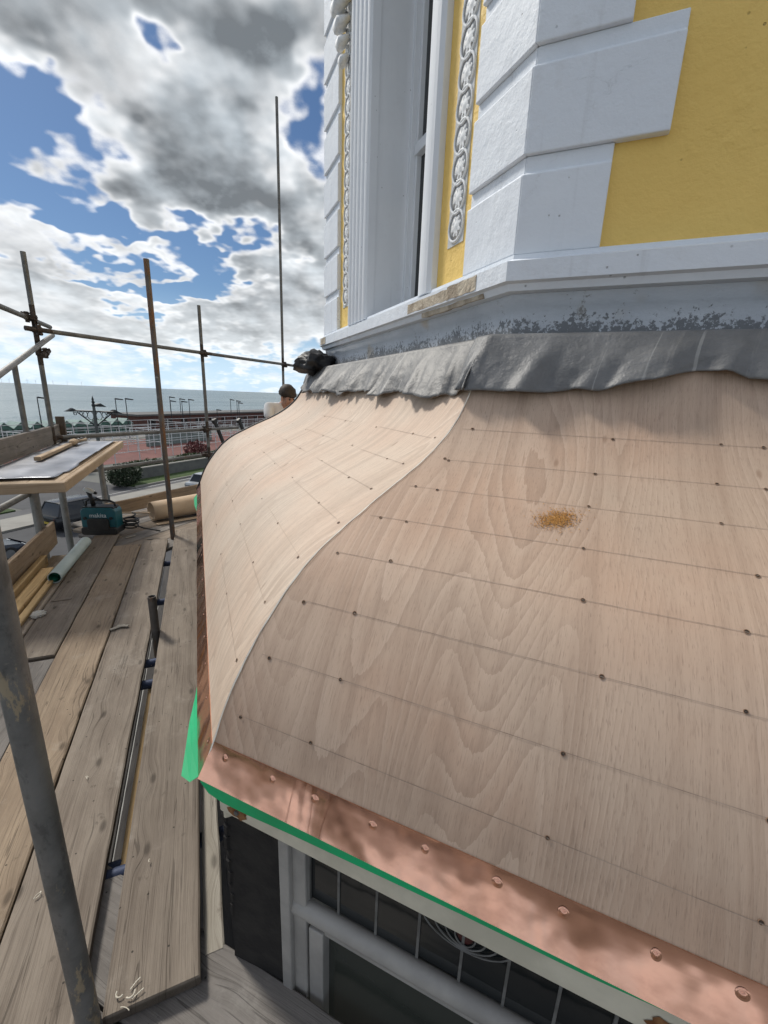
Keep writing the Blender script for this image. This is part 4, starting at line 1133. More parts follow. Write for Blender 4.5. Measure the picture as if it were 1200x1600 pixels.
# ================================================================== SCAFFOLD
def board(name, label, o0, ex, ey, L, w, th, mat, cat='scaffold board', group=None, seed=0, jit=.0022, up=UP, warp=.004):
    """o0: middle of the near end on the top face; ex along, ey across"""
    rnd = random.Random(seed); ex = V(ex).normalized(); ey = V(ey).normalized(); up = ex.cross(ey)
    if up.z < 0 and abs(up.z) > .1: ey = -ey; up = ex.cross(ey)
    n = max(3, int(L/.10)); mb = MB(); rings = []; c = .005
    for k in range(n+1):
        x = L*k/n; j = lambda s_: jit*mn.noise(V((x*7, s_+seed*3.1, 0)))
        bow = warp*mn.noise(V((x*.8, seed*1.7, 4)))
        y0, y1 = -w/2+j(1)*1.5, w/2+j(2)*1.5
        e = 0.0
        if k == 0: e = jit
        rings.append([V((x, y0, -th+c)), V((x, y0, -c+j(3))), V((x, y0+c, j(4)*.3+bow)), V((x, -w*.17, bow)), V((x, w*.17, bow)), V((x, y1-c, j(5)*.3+bow)), V((x, y1, -c+j(6))), V((x, y1, -th+c)), V((x, y1-c, -th)), V((x, y0+c, -th))])
    mb.loft(rings)
    o = mb.build(name, mat, None, False)
    o.matrix_world = Matrix.Translation(V(o0)) @ frame(ex, ey, ex.cross(ey)).to_4x4()
    if label: tag(o, label, cat, group)
    return o
def dboard(label, o0, o1, t0, t1, z, mat, seed, group='deck boards along the left face', yaw=0.0):
    return board('scaffold_board', label, deck((o0+o1)/2, t0, z), dL, uL, t1-t0, abs(o1-o0), .038, mat, group=group, seed=seed)
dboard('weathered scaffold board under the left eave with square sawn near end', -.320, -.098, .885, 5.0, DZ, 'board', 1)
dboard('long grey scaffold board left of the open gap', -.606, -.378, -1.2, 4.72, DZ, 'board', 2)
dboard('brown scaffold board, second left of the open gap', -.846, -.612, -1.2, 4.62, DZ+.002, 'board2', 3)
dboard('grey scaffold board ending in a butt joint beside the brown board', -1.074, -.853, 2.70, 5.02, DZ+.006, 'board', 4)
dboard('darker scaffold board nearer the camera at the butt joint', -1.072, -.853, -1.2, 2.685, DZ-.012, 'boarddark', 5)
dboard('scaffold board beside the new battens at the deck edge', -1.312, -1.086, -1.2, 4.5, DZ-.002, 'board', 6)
dboard('pale narrow board below the eave beside the weathered board', -.092, -.035, .95, 3.2, DZ-.045, 'board3', 7)
# boards turning along the front of the bay
w3 = ['outermost', 'second outermost', 'third outermost', 'fourth outermost', 'fifth outermost', 'sixth outermost', 'innermost']
for k in range(7):
    oo = -5.02+k*.232
    board('scaffold_board', 'scaffold board of the far deck along the front, %s' % w3[k], u3*(oo+.113)+d3*(2.55+.10*(6-k) if k < 6 else 2.6)+UP*(DZ-.044), d3, u3, 7.0, .225, .038, 'board' if k % 2 else 'boarddark', group='far deck boards', seed=20+k)
# board crossing below the window at the bottom of the picture
eF = onz(317, 1448, -1.548); eF2 = onz(560, 1600, -1.548)
dF = dR
cF = eF+dF.cross(UP)*-.0
perp = nR
board('scaffold_board', 'damp grey scaffold board crossing below the leaded window', eF-dF*.45+perp*.118, dF, perp, 3.0, .232, .038, 'boarddark', seed=40)
board('scaffold_board', 'damp scaffold board crossing under the end of the weathered board', eF-dF*.45+perp*.356, dF, perp, 3.0, .228, .038, 'boarddark', seed=41)
# lower lift glimpsed through the gap
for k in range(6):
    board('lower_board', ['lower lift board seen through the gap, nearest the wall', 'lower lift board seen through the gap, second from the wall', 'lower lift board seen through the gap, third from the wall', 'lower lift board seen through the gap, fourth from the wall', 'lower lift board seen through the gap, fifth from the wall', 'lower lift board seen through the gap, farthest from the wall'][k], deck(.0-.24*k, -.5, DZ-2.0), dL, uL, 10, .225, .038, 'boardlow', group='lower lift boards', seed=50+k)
# toe board and battens at the outer edge
board('toe_board', 'upright brown toe board along the outer edge of the deck', deck(-1.345, 1.6, DZ+.115), dL, UP, 3.25, .225, .036, 'toe', cat='toe board', seed=60)
board('timber_batten', 'honey coloured new batten lying against the toe board', deck(-1.292, .9, DZ+.094), dL, uL, 3.35, .046, .094, 'timber', cat='batten', group='new battens', seed=61, jit=.0006)
board('timber_batten', 'new batten lying flat in front of the taller batten', deck(-1.222, .7, DZ+.050), dL, uL, 3.35, .085, .048, 'timber', cat='batten', group='new battens', seed=62, jit=.0006)
board('timber_batten', 'thin new batten nearest the pale roll', deck(-1.150, .7, DZ+.030), dL, uL, 3.25, .045, .028, 'timber', cat='batten', group='new battens', seed=63, jit=.0006)
# batten down in the gap
board('timber_batten', 'slim pale batten lying down in the gap between boards', deck(-.345, .80, DZ-.09), dL, uL, 1.6, .022, .045, 'timber', cat='batten', seed=64, jit=.0006)
# far toe board
pe = onz(172, 797, DZ+.09); board('toe_board', 'dark brown toe board along the far deck edge above the street', pe-D(22.8)*.1, D(22.8), UP, 4.5, .16, .036, 'board2', cat='toe board', seed=65)

TR = .02415
def pole(label, p0, p1, mat='tube', r=TR, group='scaffold poles'):
    p0, p1 = V(p0), V(p1); L = (p1-p0).length
    mb = MB().pipe((0, 0, 0), (0, 0, L), r, r*.84, 18)
    o = mb.build('scaffold_pole', mat, None, 'auto')
    q = (p1-p0).to_track_quat('Z', 'Y'); o.matrix_world = Matrix.Translation(p0) @ q.to_matrix().to_4x4()
    return tag(o, label, 'scaffold pole', group)
def coupler(parent, p, dA, dB, off):
    """clamp joining a tube along dA at p to one along dB displaced by off"""
    p, dA, dB, off = V(p), V(dA).normalized(), V(dB).normalized(), V(off)
    mb = MB()
    for c, d in ((p, dA), (p+off, dB)):
        mb.pipe(c-d*.026, c+d*.026, TR*1.36, TR*1.02, 14)
        e = d.cross(off if off.length > .001 else UP).normalized()
        mb.cbox(c+e*TR*1.62, d*.046, e*.030, off.normalized()*.034)
        mb.tube([c+e*TR*1.7-off.normalized()*.045, c+e*TR*1.7+off.normalized()*.045], .008, 8)
        mb.tube([c+e*TR*1.7+off.normalized()*.030, c+e*TR*1.7+off.normalized()*.046], .014, 6)
        mb.cbox(c-e*TR*1.55, d*.04, e*.022, off.normalized()*.03)
    mb.cbox(p+off*.5, dA*.042, dB*.042, off*.5)
    o = mb.build('coupler', 'coupler', None, False)
    setp(o, parent); return o
def vline(x, y, base):        # height where the sight line through a pixel meets the upright at base
    d = ray(x, y); return d.z*math.hypot(base.x, base.y)/math.hypot(d.x, d.y)
L3 = onz(172, 795, DZ); d_e = D(22.8); n_e = V((-d_e.y, d_e.x, 0)); p3e = L3+n_e*.06
def on3(x, y, off=0.0): return onpl(x, y, p3e-n_e*off, n_e)
S1 = on3(62, 555); S1.z = 0
S3 = on3(318, 585); S3.z = 0
S4 = on3(438, 400); S4.z = 0
S2 = onz(270, 836, DZ); S2.z = 0
sN = onz(141, 1606, DZ); sN.z = 0
sB = onz(243, 985, DZ); sB.z = 0
def up(b, z): return V((b.x, b.y, z))
near = pole('thick grey scaffold pole crossing the lower left corner', up(sN, -2.6), up(sN, 1.2), 'tubenear')
pole('short black pole stub sticking up through the gap', up(sB, -2.4), up(sB, vline(242, 931, sB)), 'tuberust')
s2 = pole('rust streaked scaffold pole standing through the far end of the deck', up(S2, -3.4), up(S2, vline(230, 405, S2)), 'tuberust')
s1 = pole('grey scaffold pole at the outer corner above the bench', up(S1, -4.5), up(S1, vline(35, 393, S1)))
s3 = pole('thin looking scaffold pole between the rust streaked pole and the roof', up(S3, -4.5), up(S3, vline(310, 477, S3)))
s4 = pole('very tall scaffold pole rising against the clouds', up(S4, -4.5), up(S4, vline(434, 152, S4)))
OFF = .052
rt1 = on3(40, 512.5, OFF); rt2 = on3(470, 573, OFF)
ra = pole('high horizontal guard rail running from the corner pole to the roof', rt1, rt2, 'tube')
rm1, rm2 = on3(96, 683.5, -OFF), on3(372, 668, -OFF)
rb = pole('upper of the two lower guard rails on the far side', rm1, rm2, 'tube')
rl1, rl2 = on3(118, 739, -OFF), on3(345, 707, -OFF)
rc = pole('lowest guard rail on the far side above the street', rl1, rl2, 'tube')
def online(x, a, b):       # point on segment a-b under pixel column x
    best = None
    for k in range(401):
        p = a+(b-a)*(k/400); c = RM.transposed() @ p; px_ = 600+FPX*c.x/-c.z
        if best is None or abs(px_-x) < best[0]: best = (abs(px_-x), p)
    return best[1]
for (pp, Sx, par) in ((online(60, rt1, rt2), S1, s1), (online(320, rt1, rt2), S3, s3), (online(441, rt1, rt2), S4, s4)):
    coupler(par, up(Sx, pp.z), UP, d_e, -n_e*OFF)
for Sx, par in ((S1, s1), (S3, s3)):
    for a_, b_ in ((rm1, rm2), (rl1, rl2)):
        t = ((up(Sx, 0)-a_).dot(d_e))/((b_-a_).dot(d_e)); coupler(par, up(Sx, (a_+(b_-a_)*t).z), UP, d_e, n_e*OFF)
# tubes running back along the left side from the corner pole
pL0 = up(S1, 0)-uL*.055
def onL(x, y, off=0.0): return onpl(x, y, pL0+uL*off, nL)
a_, b_ = onL(78, 511), onL(-160, 412)
la = pole('high guard rail running off the left edge of the photo', a_, b_, 'tube')
coupler(s1, up(S1, a_.z), UP, dL, -uL*.055)
a_, b_ = onL(82, 524, .11), onL(-140, 688, .11)
lb = pole('paler sloping brace tube running down off the left edge', a_, b_, 'tubemid')
coupler(s1, up(S1, vline(68, 552, S1)), UP, b_-a_, uL*.055)
bS = onL(32, 625, .0)
pS = pole('short pole hung from the sloping brace left of the corner pole', up(bS, TZ-.25), up(bS, vline(19, 566, bS)), 'tube')
# transoms carrying the boards, seen in the gap
for k, (x, y, w_) in enumerate(((178, 1368, 'nearest'), (233, 1068, 'second'), (237, 1035, 'third'), (252, 940, 'fourth'), (262, 880, 'farthest'))):
    c = onz(x, y, DZ-.062); t = c.dot(dL)
    pole('dark blue cross tube under the deck, %s in the gap' % w_, deck(-1.7, t, DZ-.0655), deck(-.14, t, DZ-.0655), 'tubeblue', group='cross tubes under the deck')
c = onz(338, 1303, DZ-.11); pole('dark blue tube end poking from under the weathered board', deck(-.9, c.dot(dL), DZ-.115), deck(.035, c.dot(dL), DZ-.115), 'tubeblue')
for k, (o_, w_) in enumerate(((-.35, 'inner'), (-1.42, 'outer'))):
    pole('long %s ledger tube beneath the deck boards' % w_, deck(o_-(.06 if k else -.075), -1.5, DZ-.116 if k else DZ-.125), deck(o_-(.06 if k else -.075), 4.9, DZ-.116 if k else DZ-.125), 'tuberust')
for k, (a_, w_) in enumerate(((-.25, 'left'), (1.75, 'right'))):  # poles added out of view to give the copper something dark to reflect
    q = P+nR*1.32+dR*a_; pole('unseen scaffold pole added behind the camera for copper reflections, %s one' % w_, up(q, -4.5), up(q, 1.3), 'tuberust')
for z_, w_ in ((-.42, 'upper'), (-.95, 'lower')):  # rails added out of view for the same copper reflection
    q = P+nR*1.38; pole('%s unseen guard rail added behind the camera for copper reflections' % w_, up(q-dR*.6, z_), up(q+dR*2.4, z_), 'tube')
# mottled tube top in front of the leaded window
q = ondepth(690, 1562, 1.12); pole('mottled white tube end standing in front of the leaded window', q-UP*1.6, q, 'tubepale', r=.0215)
# black strap bracket on the far rail
for k, (x0, y0, x1, y1, l_) in enumerate(((334, 655, 349, 692, 'left'), (372, 655, 380, 672, 'right'))):
    a_, b_ = on3(x0, y0, -.1), on3(x1, y1, -.1)
    mb = MB(); dd = (b_-a_).normalized(); e = dd.cross(n_e).normalized()
    mb.box(a_-e*.025-n_e*.02, dd*(b_-a_).length, e*.05, n_e*.04)
    mb.box(a_-e*.04-n_e*.03, dd*.06, e*.08, n_e*.06)
    tag(mb.build('prop_bracket', 'black', bevel=.006), '%s black bracket leaning on the far rail by the roof curve' % l_, 'bracket')

# ------------------------------------------------------------------ raised bench with lead sheet
K1 = onz(92, 752, TZ); K2 = onz(178, 690, TZ)
oK = K1.dot(uL); tK = K1.dot(dL); tE = K2.dot(dL); WB = .56
bench = empty('raised_bench', deck(oK-WB/2, tK, DZ), 'raised timber bench lashed to the outer scaffold', 'bench')
for k in range(3):
    o_ = board('plank', None, deck(oK-WB+.095+k*.187, tK-.0, TZ), dL, uL, tE-tK, .185, .036, 'timberpale', seed=70+k); setp(o_, bench)
b_ = board('edge_bearer', None, deck(oK+.02, tK, TZ-.002), dL, uL, tE-tK+.06, .038, .075, 'timberpale', seed=74); setp(b_, bench)
b_ = board('end_bearer', None, deck(oK-WB-.02, tK-.02, TZ-.002), uL, -dL, WB+.06, .045, .070, 'timberpale', seed=75); setp(b_, bench)
bb = board('back_board', None, deck(oK-WB-.02, tK-1.6, TZ+.10), dL, UP, tE-tK+1.9, .20, .036, 'boarddark', seed=76); setp(bb, bench)
MB().box(deck(oK-WB-.05, tE+.02, TZ-.05), dL*.05, uL*.08, UP*.34).build('end_post', 'board', bench)
for o_, t_, r_, zb_ in ((-1.42, 4.70, .037, -3.4), (-1.44, 5.60, .033, -3.4), (-1.12, 6.0, .030, DZ)):
    MB().tube([deck(o_, t_, zb_), deck(o_, t_, TZ-.04)], r_, 14).build('leg', 'tubemid', bench, 'auto')
MB().tube([onL(56, 765, .1), onL(-30, 811, .1)], .026, 12).build('brace', 'tubemid', bench, 'auto')
# lead sheet
mb = MB(); uvs = []; nx, ny = 50, 24
for i in range(nx+1):
    for j in range(ny+1):
        t = tK+.07+(tE-tK-.10)*i/nx+.012*math.sin(j*.5); y = -WB+.01+(WB-.03)*j/ny
        z = .004+.005*fbm((t*3, y*3, 0))+(.016*max(0, (j-ny+3)/3)**2 if i > 12 else 0)+.010*max(0, (2-i)/2)
        if j == ny and i < 6: y -= .03
        mb.v.append(tuple(deck(oK+y, t, TZ+max(.003, z+.004)))); uvs.append((t, y))
for i in range(nx):
    for j in range(ny): a = i*(ny+1)+j; mb.f.append((a, a+1, a+ny+2, a+ny+1))
m, g, b = newmat('new_lead_sheet'); cc = objco(g, False); xx, yy, zz = g.sep(cc)
g.put(b.inputs['Base Color'], g.mix(g.step(g.noise(cc, 4, 5, .6), .3, .7), (.36, .37, .40), (.24, .25, .275))); b.inputs['Metallic'].default_value = .75; b.inputs['Roughness'].default_value = .36
bump(g, b, g.noise(cc, 5, 4, .5), .35, .01)
o = mb.build('lead_sheet', m, None, True, uvs=uvs); s_ = o.modifiers.new('thickness', 'SOLIDIFY'); s_.thickness = .004
tag(o, 'flat grey lead sheet lying on the raised bench', 'lead sheet')
lead_top = TZ+.018
a_ = onz(58, 715, lead_top+.03); b_ = onz(108, 693, lead_top+.03)
board('wood_offcut', 'squared pale wood batten lying on the lead sheet', V((a_.x, a_.y, lead_top+.036)), b_-a_, UP.cross(b_-a_), (b_-a_).length, .05, .034, 'timberpale', cat='batten', seed=80, jit=.0005)
c_ = onz(116, 692, lead_top+.03); e_ = (b_-a_).normalized(); f_ = UP.cross(e_)
mal = empty('wooden_dresser', V((c_.x, c_.y, lead_top)), 'pale wooden lead dressing mallet beside the batten on the lead sheet', 'mallet')
rings = []
for k in range(9):
    t = k/8; w = .030+.012*math.sin(t*math.pi); h = .052+.016*math.sin(t*math.pi)
    cc_ = V((c_.x, c_.y, lead_top))+f_*(.02)+e_*(-.02+.20*t)
    rings.append([cc_+f_*w*math.cos(q*.785)+UP*(h*.5+h*.5*math.sin(q*.785)) for q in range(8)])
MB().loft(rings).build('head', 'timberpale', mal, True)
h0_ = V((c_.x, c_.y, lead_top+.03))+e_*.16
MB().tube([h0_, h0_+e_*.10-f_*.02, h0_+e_*.2-f_*.04], [.016, .014, .017], 8).build('handle', 'timberpale', mal, True)
c2 = onz(125, 688, lead_top+.02); gl = MB()
for k in range(6): gl.tube([V((c2.x, c2.y, lead_top+.015))+e_*(.03*k)+f_*.03*math.sin(k), V((c2.x, c2.y, lead_top+.03))+e_*(.03*k+.06)+f_*.03*math.cos(k*1.7)], [.018, .014], 8)
tag(gl.build('work_glove', 'black', None, True), 'black work glove behind the mallet on the lead sheet', 'glove')

# ------------------------------------------------------------------ loose things on the deck
a_ = onz(85, 903, DZ+.05); b_ = onz(134, 846, DZ+.05); dd = (b_-a_).normalized()
roll = empty('film_roll', up(a_, DZ), 'pale roll of plastic film with a green inside lying on the deck', 'roll')
mb = MB()
mb.pipe(up(a_, DZ+.052), up(b_, DZ+.050), .046, .041, 24); mb.build('outer_wrap', 'rollpale', roll, 'auto')
sp_ = []; ref = dd.cross(UP).normalized(); uu = ref.cross(dd)
mb = MB(); rows = []
for k in range(50):
    an = k*.42; rr_ = .040-.0004*k
    rows.append([up(a_, DZ+.052)+dd*.004+(ref*math.cos(an)+uu*math.sin(an))*rr_, up(b_, DZ+.05)-dd*.01+(ref*math.cos(an)+uu*math.sin(an))*rr_])
mb.loft(rows, False, False); mb.build('inner_wrap', 'rollgreen', roll, True)

# teal site radio box
f0 = onz(129, 836, DZ+.003); f1 = onz(183, 836, DZ+.003)
ex = (f1-f0); ex.z = 0; bw = ex.length; ex.normalize(); ey = UP.cross(ex); bh = .285; bd = .18
o_ = up(f0, DZ+.004)
radio = empty('site_radio', o_+ex*bw/2+ey*bd/2, 'teal and black job site radio standing on the far boards', 'radio')
def rrect(w, h, r, n=5):
    pts = []
    for cx, cy, a0 in ((w-r, r, -90), (w-r, h-r, 0), (r, h-r, 90), (r, r, 180)):
        for k in range(n+1): a = RAD(a0+90*k/n); pts.append((cx+r*math.cos(a), cy+r*math.sin(a)))
    return pts
def slab(w, h, r, x0, z0, y0, y1): return MB().loft([[o_+ex*(x0+x)+UP*(z0+z)+ey*y for x, z in rrect(w, h, r)] for y in (y0, y1)])
slab(bw, bh, .05, 0, 0, .012, bd-.012).build('case', 'teal', radio, 'auto', bevel=.01)
slab(bw+.012, bh*.30, .03, -.006, -.002, -.006, bd+.006).build('lower_bumper', 'black', radio, 'auto', bevel=.008)
slab(bw*.62, bh*.46, .03, bw*.19, bh*.16, -.012, .02).build('speaker_panel', 'black', radio, 'auto', bevel=.005)
slab(bw*.9, bh*.10, .012, bw*.05, bh*.93, .03, bd-.03).build('top_deck', 'black', radio, 'auto')
MB().tube([o_+ex*.02+UP*(bh-.03)+ey*bd/2, o_+ex*.03+UP*(bh+.055)+ey*bd/2, o_+ex*.07+UP*(bh+.075)+ey*bd/2, o_+ex*(bw-.07)+UP*(bh+.06)+ey*bd/2, o_+ex*(bw-.03)+UP*(bh+.04)+ey*bd/2, o_+ex*(bw-.02)+UP*(bh-.03)+ey*bd/2], .011, 8).build('carry_handle', 'black', radio, True)
for x_ in (bw*.10, bw*.84): MB().tube([o_+ex*(x_+.01)+UP*bh*.62-ey*.001, o_+ex*(x_+.01)+UP*bh*.62+ey*.03], .016, 12).build('knob', 'black', radio)
def text(body, size, pos, exx, eyy, mat, parent, name):
    cu = bpy.data.curves.new(name, 'FONT'); cu.body = body; cu.size = size; cu.extrude = .0006; cu.align_x = 'CENTER'
    t = bpy.data.objects.new(name, cu); col.objects.link(t)
    dg = bpy.context.evaluated_depsgraph_get(); me = bpy.data.meshes.new_from_object(t.evaluated_get(dg)); bpy.data.objects.remove(t)
    me.materials.clear(); me.materials.append(M[mat])
    o = bpy.data.objects.new(name, me); col.objects.link(o)
    o.matrix_world = Matrix.Translation(pos) @ frame(exx, eyy, exx.cross(eyy)).to_4x4(); setp(o, parent)
text('makita', .062, o_+ex*bw*.5+UP*(bh*.655)+ey*.0105, ex, UP, 'letter', radio, 'lettering')
# hand tool standing on the radio
q = o_+ex*bw*.30+ey*bd*.5+UP*(bh+.012)
tool = empty('heat_gun', q, 'black and white hand tool standing upright on the radio', 'hand tool')
MB().tube([q, q+UP*.07-ex*.012, q+UP*.15-ex*.035], [.024, .020, .022], 10).build('grip', 'black', tool, True)
MB().tube([q+UP*.135+ex*.025, q+UP*.150-ex*.01, q+UP*.165-ex*.045, q+UP*.172-ex*.070], [.018, .026, .027, .018], 12).build('motor_body', 'letter', tool, True)
MB().tube([q+UP*.134+ex*.024, q+UP*.124+ex*.045], [.017, .012], 10).build('nozzle', 'black', tool, True)
# coil of cable
c_ = onz(205, 824, DZ+.02); mb = MB(); pts = []
for k in range(120):
    a = k*.33; r_ = .075+.018*math.sin(k*.21); pts.append(up(c_, DZ+.02+.0011*k)+ex*(r_*math.cos(a)*.9)+ey*(r_*math.sin(a)*.8)+UP*(.02*math.sin(a*.5+1)))
tail = pts[0]
mb.tube([tail+ex*.30-ey*.18, tail+ex*.2-ey*.12, tail+ex*.1-ey*.08]+pts, .008, 6)
tag(mb.build('cable_coil', 'black', None, True), 'black coil of cable heaped beside the radio', 'cable')
# roll of bendy plywood
a_ = onz(236, 797, DZ+.10); b_ = onz(330, 783, DZ+.10)
a_, b_ = V((a_.x, a_.y, DZ-.02)), V((b_.x, b_.y, DZ-.02)); dd = (b_-a_); LL = dd.length; dd.normalize(); ref = UP.cross(dd).normalized()
mb = MB(); rows = []; nk = 70
for k in range(nk):
    an = -1.9+k*.125; r_ = .098+.00035*k
    rows.append([a_+dd*(LL*t)+UP*(.108+.02*t)+(ref*math.cos(an)*1.15+UP*math.sin(an))*(r_*(1+.12*t)) for t in (0, .25, .5, .75, 1)])
mb.loft(rows, False, False); m_ = plain('bendy_ply', (.56, .42, .28), (.49, .36, .24), .75, sc=5)
o = mb.build('plywood_roll', m_, None, True); s_ = o.modifiers.new('thickness', 'SOLIDIFY'); s_.thickness = .006
tag(o, 'rolled sheet of tan bendy plywood lying on the far deck', 'plywood roll')
a_ = onz(245, 818, DZ-.02); board('plywood_strip', 'thin plywood strip under the front of the plywood roll', V((a_.x, a_.y, DZ-.024)), dd, ref, .8, .07, .012, 'timberpale', cat='plywood strip', seed=90)
a_ = onz(180, 797, DZ+.28); board('wood_stick', 'thin pale stick lying behind the radio', up(onz(182, 800, DZ+.12), DZ+.12), ex, ey, .36, .03, .015, 'timberpale', cat='stick', seed=91)
# rag, offcuts, shavings
def crumple(name, label, p, r, mat, seed, flat=.45, cat='rag'):
    bm = bmesh.new(); bmesh.ops.create_icosphere(bm, subdivisions=4, radius=r)
    for v in bm.verts:
        n_ = v.co.normalized(); k = 1+.45*mn.noise(n_*2.2+V((seed, 0, 0)))+.25*mn.noise(n_*5.5+V((0, seed, 0)))+.12*mn.noise(n_*12+V((0, seed, 3)))
        v.co *= k; v.co.z = max(v.co.z*flat, -r*.25)+r*.25
    me = bpy.data.meshes.new(name); bm.to_mesh(me); bm.free(); me.materials.append(M[mat]); me.polygons.foreach_set('use_smooth', [True]*len(me.polygons))
    o = bpy.data.objects.new(name, me); col.objects.link(o); o.location = p; return tag(o, label, cat)
crumple('crumpled_rag', 'crumpled off white rag on the boards', up(onz(60, 963, DZ), DZ+.004), .040, 'rag', 3)
def shaving(label, x, y, n, sz, z, seed):
    rnd = random.Random(seed); mb = MB(); p = onz(x, y, z); p = V((p.x, p.y, z+.003))
    for k in range(n):
        a = rnd.uniform(0, 6.28); c = p+V((rnd.gauss(0, sz*.5), rnd.gauss(0, sz*.5), rnd.uniform(0, .006))); vs = []
        cur = rnd.uniform(-2.5, 2.5); w = rnd.uniform(.0008, .0018)
        for j in range(9):
            a += cur*.18; c = c+V((math.cos(a), math.sin(a), rnd.uniform(-.15, .25)))*sz*.16; c.z = max(c.z, z+.003)
            s_ = V((-math.sin(a), math.cos(a), rnd.uniform(-.6, .6)))*w
            vs += [c-s_, c+s_]
        mb.add(vs, [(2*j, 2*j+1, 2*j+3, 2*j+2) for j in range(8)])
    o = mb.build('wood_shaving', 'shaving', None, True); s_ = o.modifiers.new('thickness', 'SOLIDIFY'); s_.thickness = .0008
    return tag(o, label, 'shavings', 'pale shavings')
shaving('largest tangle of pale shavings at the sawn end of the weathered board', 203, 1552, 5, .022, DZ, 1)
shaving('pale shaving on the grey board beside the thick pole', 51, 1405, 2, .020, DZ, 2)
shaving('tiny pale shaving midway along the grey board', 130, 1217, 2, .014, DZ, 4)
shaving('tiny pale chip on the weathered board', 238, 1340, 1, .010, DZ, 5)
for k, (x, y, L_, an, l_) in enumerate(((172, 984, .085, 40, 'angled splinter offcut across the brown board'), (183, 978, .07, 85, 'flat splinter offcut beside the angled splinter'), (80, 939, .12, 65, 'thin dark slat offcut near the rag'), (196, 834, .10, 30, 'white paper scrap on the far boards'), (228, 836, .06, 60, 'second white scrap on the far boards'))):
    p = onz(x, y, DZ+.008); board('wood_offcut', l_, V((p.x, p.y, DZ+.012 if k < 3 else DZ-.034)), D(an), D(an+90), L_, .024, .007, 'board3' if k != 2 else 'board', cat='offcut', seed=100+k)
# white scraps caught in the foreground pole clamp
def bag(name, label, x, y, dep_a, size, seed):
    bm = bmesh.new(); bmesh.ops.create_icosphere(bm, subdivisions=4, radius=1)
    for v in bm.verts:
        n_ = v.co.normalized(); k = 1+.5*mn.noise(n_*1.7+V((seed, 0, 0)))+.4*abs(mn.noise(n_*4.5+V((0, seed, 0))))
        v.co *= k; v.co.x *= size[0]; v.co.y *= size[1]; v.co.z *= size[2]
    me = bpy.data.meshes.new(name); bm.to_mesh(me); bm.free(); me.materials.append(M['black']); me.polygons.foreach_set('use_smooth', [True]*len(me.polygons))
    o = bpy.data.objects.new(name, me); col.objects.link(o); o.location = onpl(x, y, FL(0, dep_a, 0), nL); return tag(o, label, 'bag')
bag('black_bag', 'crumpled black plastic bundle at the far end of the lead flashing', 494, 570, .10, (.13, .20, .085), 4)

# ------------------------------------------------------------------ roofer at the far end
def skin(name, nodes, edges, mat, root, sub=2):
    bm = bmesh.new(); lay = bm.verts.layers.skin.verify(); vs = {}
    for k, (p, r) in nodes.items():
        v = bm.verts.new(p); v[lay].radius = r if hasattr(r, '__len__') else (r, r); vs[k] = v
        if k == root: v[lay].use_root = True
    for a, b in edges: bm.edges.new((vs[a], vs[b]))
    me = bpy.data.meshes.new(name); bm.to_mesh(me); bm.free(); me.materials.append(mat)
    o = bpy.data.objects.new(name, me); col.objects.link(o)
    m1 = o.modifiers.new('skin', 'SKIN'); m1.use_smooth_shade = True
    m2 = o.modifiers.new('sub', 'SUBSURF'); m2.levels = sub; m2.render_levels = sub
    return o
pd = ray(437, 610); k_ = 5.9/pd.y; pp = pd*k_; base = V((pp.x-.02, pp.y, DZ-.044))
face = (dR*.75+V((0, -1, 0))*.35); face.z = 0; face.normalize(); side = UP.cross(face)   # faces the roof
prot = frame(face, side, UP)
person = empty('person', base, 'person in a pale t-shirt bending over the far end of the roof', 'person', rot=prot)
Msk = plain('skin_tone', (.42, .24, .17), (.36, .20, .14), .6, bst=0); Msh = plain('pale_tshirt', (.70, .71, .72), (.60, .61, .62), .9, sc=6); Mtr = plain('dark_trousers', (.03, .032, .04), (.02, .022, .03), .9); Mhr = plain('dark_hair', (.02, .014, .010), (.035, .024, .016), .7, sc=40)
nd = {'pel': ((0, 0, .92), (.15, .11)), 'sp': ((.02, 0, 1.10), (.14, .105)), 'ch': ((.06, 0, 1.28), (.16, .11)), 'nk': ((.13, 0, 1.40), .055), 'hd0': ((.185, 0, 1.435), (.070, .075)), 'hd1': ((.235, 0, 1.495), (.088, .080)), 'hd2': ((.26, 0, 1.555), (.066, .064)), 'nose': ((.312, 0, 1.43), .014)}
ed = [('pel', 'sp'), ('sp', 'ch'), ('ch', 'nk'), ('nk', 'hd0'), ('hd0', 'hd1'), ('hd1', 'hd2'), ('hd1', 'nose')]
for s_, n_ in ((-1, 'r'), (1, 'l')):
    nd.update({'sh'+n_: ((.07, .19*s_, 1.36), .06), 'el'+n_: ((.20, .25*s_, 1.12), .045), 'wr'+n_: ((.42, .18*s_, 1.06), .032), 'ha'+n_: ((.50, .16*s_, 1.05), (.038, .018))})
    ed += [('ch', 'sh'+n_), ('sh'+n_, 'el'+n_), ('el'+n_, 'wr'+n_), ('wr'+n_, 'ha'+n_)]
    for j in range(4): nd['f%d%s' % (j, n_)] = ((.575-.008*abs(j-1), (.16-.027+.018*j)*s_, 1.035), .0085); ed.append(('ha'+n_, 'f%d%s' % (j, n_)))
    nd['th'+n_] = ((.53, (.16-.06)*s_, 1.045), .009); ed.append(('ha'+n_, 'th'+n_))
    nd.update({'hp'+n_: ((0, .10*s_, .86), .09), 'kn'+n_: ((.03, .11*s_, .48), .062), 'an'+n_: ((-.02, .11*s_, .09), .042), 'to'+n_: ((.14, .12*s_, .035), (.045, .03))})
    ed += [('pel', 'hp'+n_), ('hp'+n_, 'kn'+n_), ('kn'+n_, 'an'+n_), ('an'+n_, 'to'+n_)]
body = skin('body', nd, ed, Msk, 'pel'); body.matrix_world = person.matrix_world.copy(); setp(body, person)
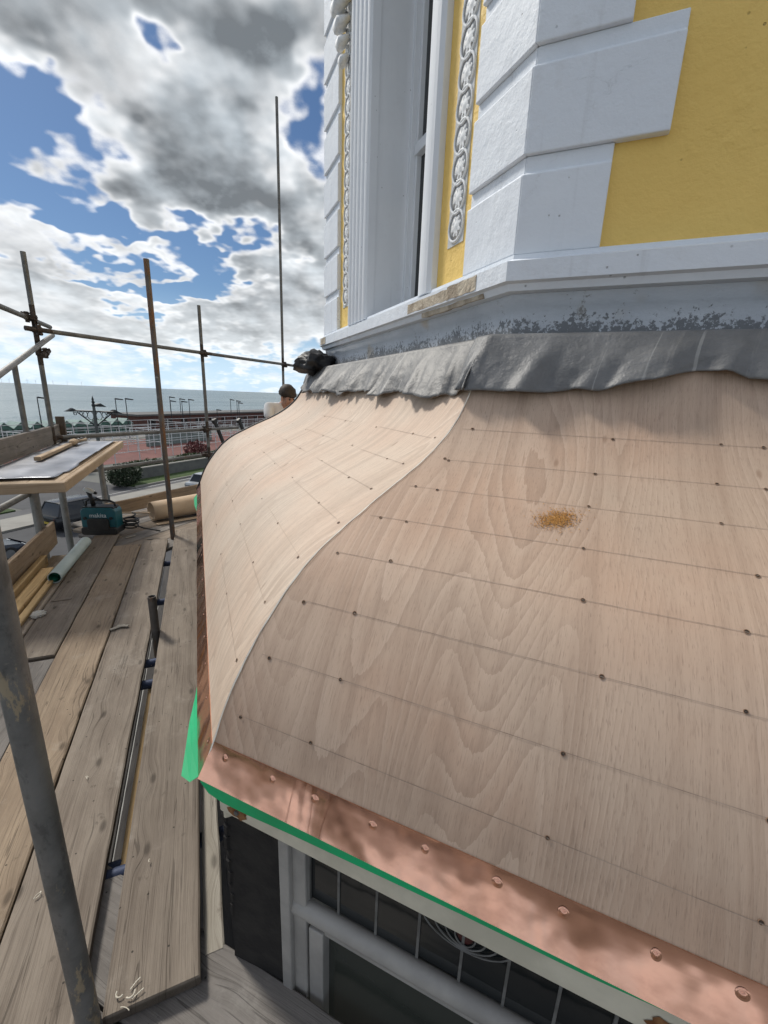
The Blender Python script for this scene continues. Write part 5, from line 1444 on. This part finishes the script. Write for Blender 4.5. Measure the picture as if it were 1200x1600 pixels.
ns = {k: nd[k] for k in ('sp', 'ch')}; ns = {'w': ((0, 0, .90), (.175, .13)), 'sp': ((.02, 0, 1.10), (.165, .125)), 'ch': ((.06, 0, 1.28), (.185, .13)), 'n': ((.10, 0, 1.40), (.085, .08)), 'sr': ((.07, -.20, 1.36), .078), 'sl': ((.07, .20, 1.36), .078), 'er': ((.15, -.24, 1.21), .066), 'el': ((.15, .24, 1.21), .066)}
sh = skin('tshirt', ns, [('w', 'sp'), ('sp', 'ch'), ('ch', 'n'), ('ch', 'sr'), ('ch', 'sl'), ('sr', 'er'), ('sl', 'el')], Msh, 'ch'); sh.matrix_world = person.matrix_world.copy(); setp(sh, person)
nt = {'w': ((0, 0, .97), (.16, .12)), 'p': ((0, 0, .88), (.17, .13))}; et = [('w', 'p')]
for s_, n_ in ((-1, 'r'), (1, 'l')):
    nt.update({'h'+n_: ((0, .10*s_, .80), .105), 'k'+n_: ((.03, .11*s_, .48), .08), 'a'+n_: ((-.02, .11*s_, .12), .065)}); et += [('p', 'h'+n_), ('h'+n_, 'k'+n_), ('k'+n_, 'a'+n_)]
tr = skin('trousers', nt, et, Mtr, 'p'); tr.matrix_world = person.matrix_world.copy(); setp(tr, person)
bm = bmesh.new(); bmesh.ops.create_icosphere(bm, subdivisions=3, radius=1)
for v in bm.verts:
    n_ = v.co.normalized(); k = 1+.14*mn.noise(n_*4)+.10*mn.noise(n_*11)
    v.co = V((n_.x*.132*k, n_.y*.108*k, n_.z*.120*k))
    if n_.x > .35 and n_.z < .45: v.co *= .72
    if n_.z < -.45: v.co *= .8
me = bpy.data.meshes.new('hair'); bm.to_mesh(me); bm.free(); me.materials.append(Mhr); me.polygons.foreach_set('use_smooth', [True]*len(me.polygons))
hr = bpy.data.objects.new('hair', me); col.objects.link(hr); hr.matrix_world = person.matrix_world @ Matrix.Translation((.222, 0, 1.535)) @ Matrix.Rotation(RAD(52), 4, 'Y'); setp(hr, person)
for s_ in (-1, 1):
    e = MB().tube([(.308, .033*s_, 1.468), (.318, .033*s_, 1.462)], .011, 8).build('eye', 'black', None); e.matrix_world = person.matrix_world.copy(); setp(e, person)
    e = MB().cbox((.215, .088*s_, 1.475), (.035, 0, 0), (0, .018, 0), (0, 0, .058)).build('ear', Msk, None, bevel=.008); e.matrix_world = person.matrix_world.copy(); setp(e, person)
e = MB().cbox((.268, 0, 1.398), (.012, 0, 0), (0, .045, 0), (0, 0, .010)).build('mouth', plain('lips', (.30, .13, .11), None, .6, bst=0), None, bevel=.003); e.matrix_world = person.matrix_world.copy(); setp(e, person)
bpy.context.view_layer.update()
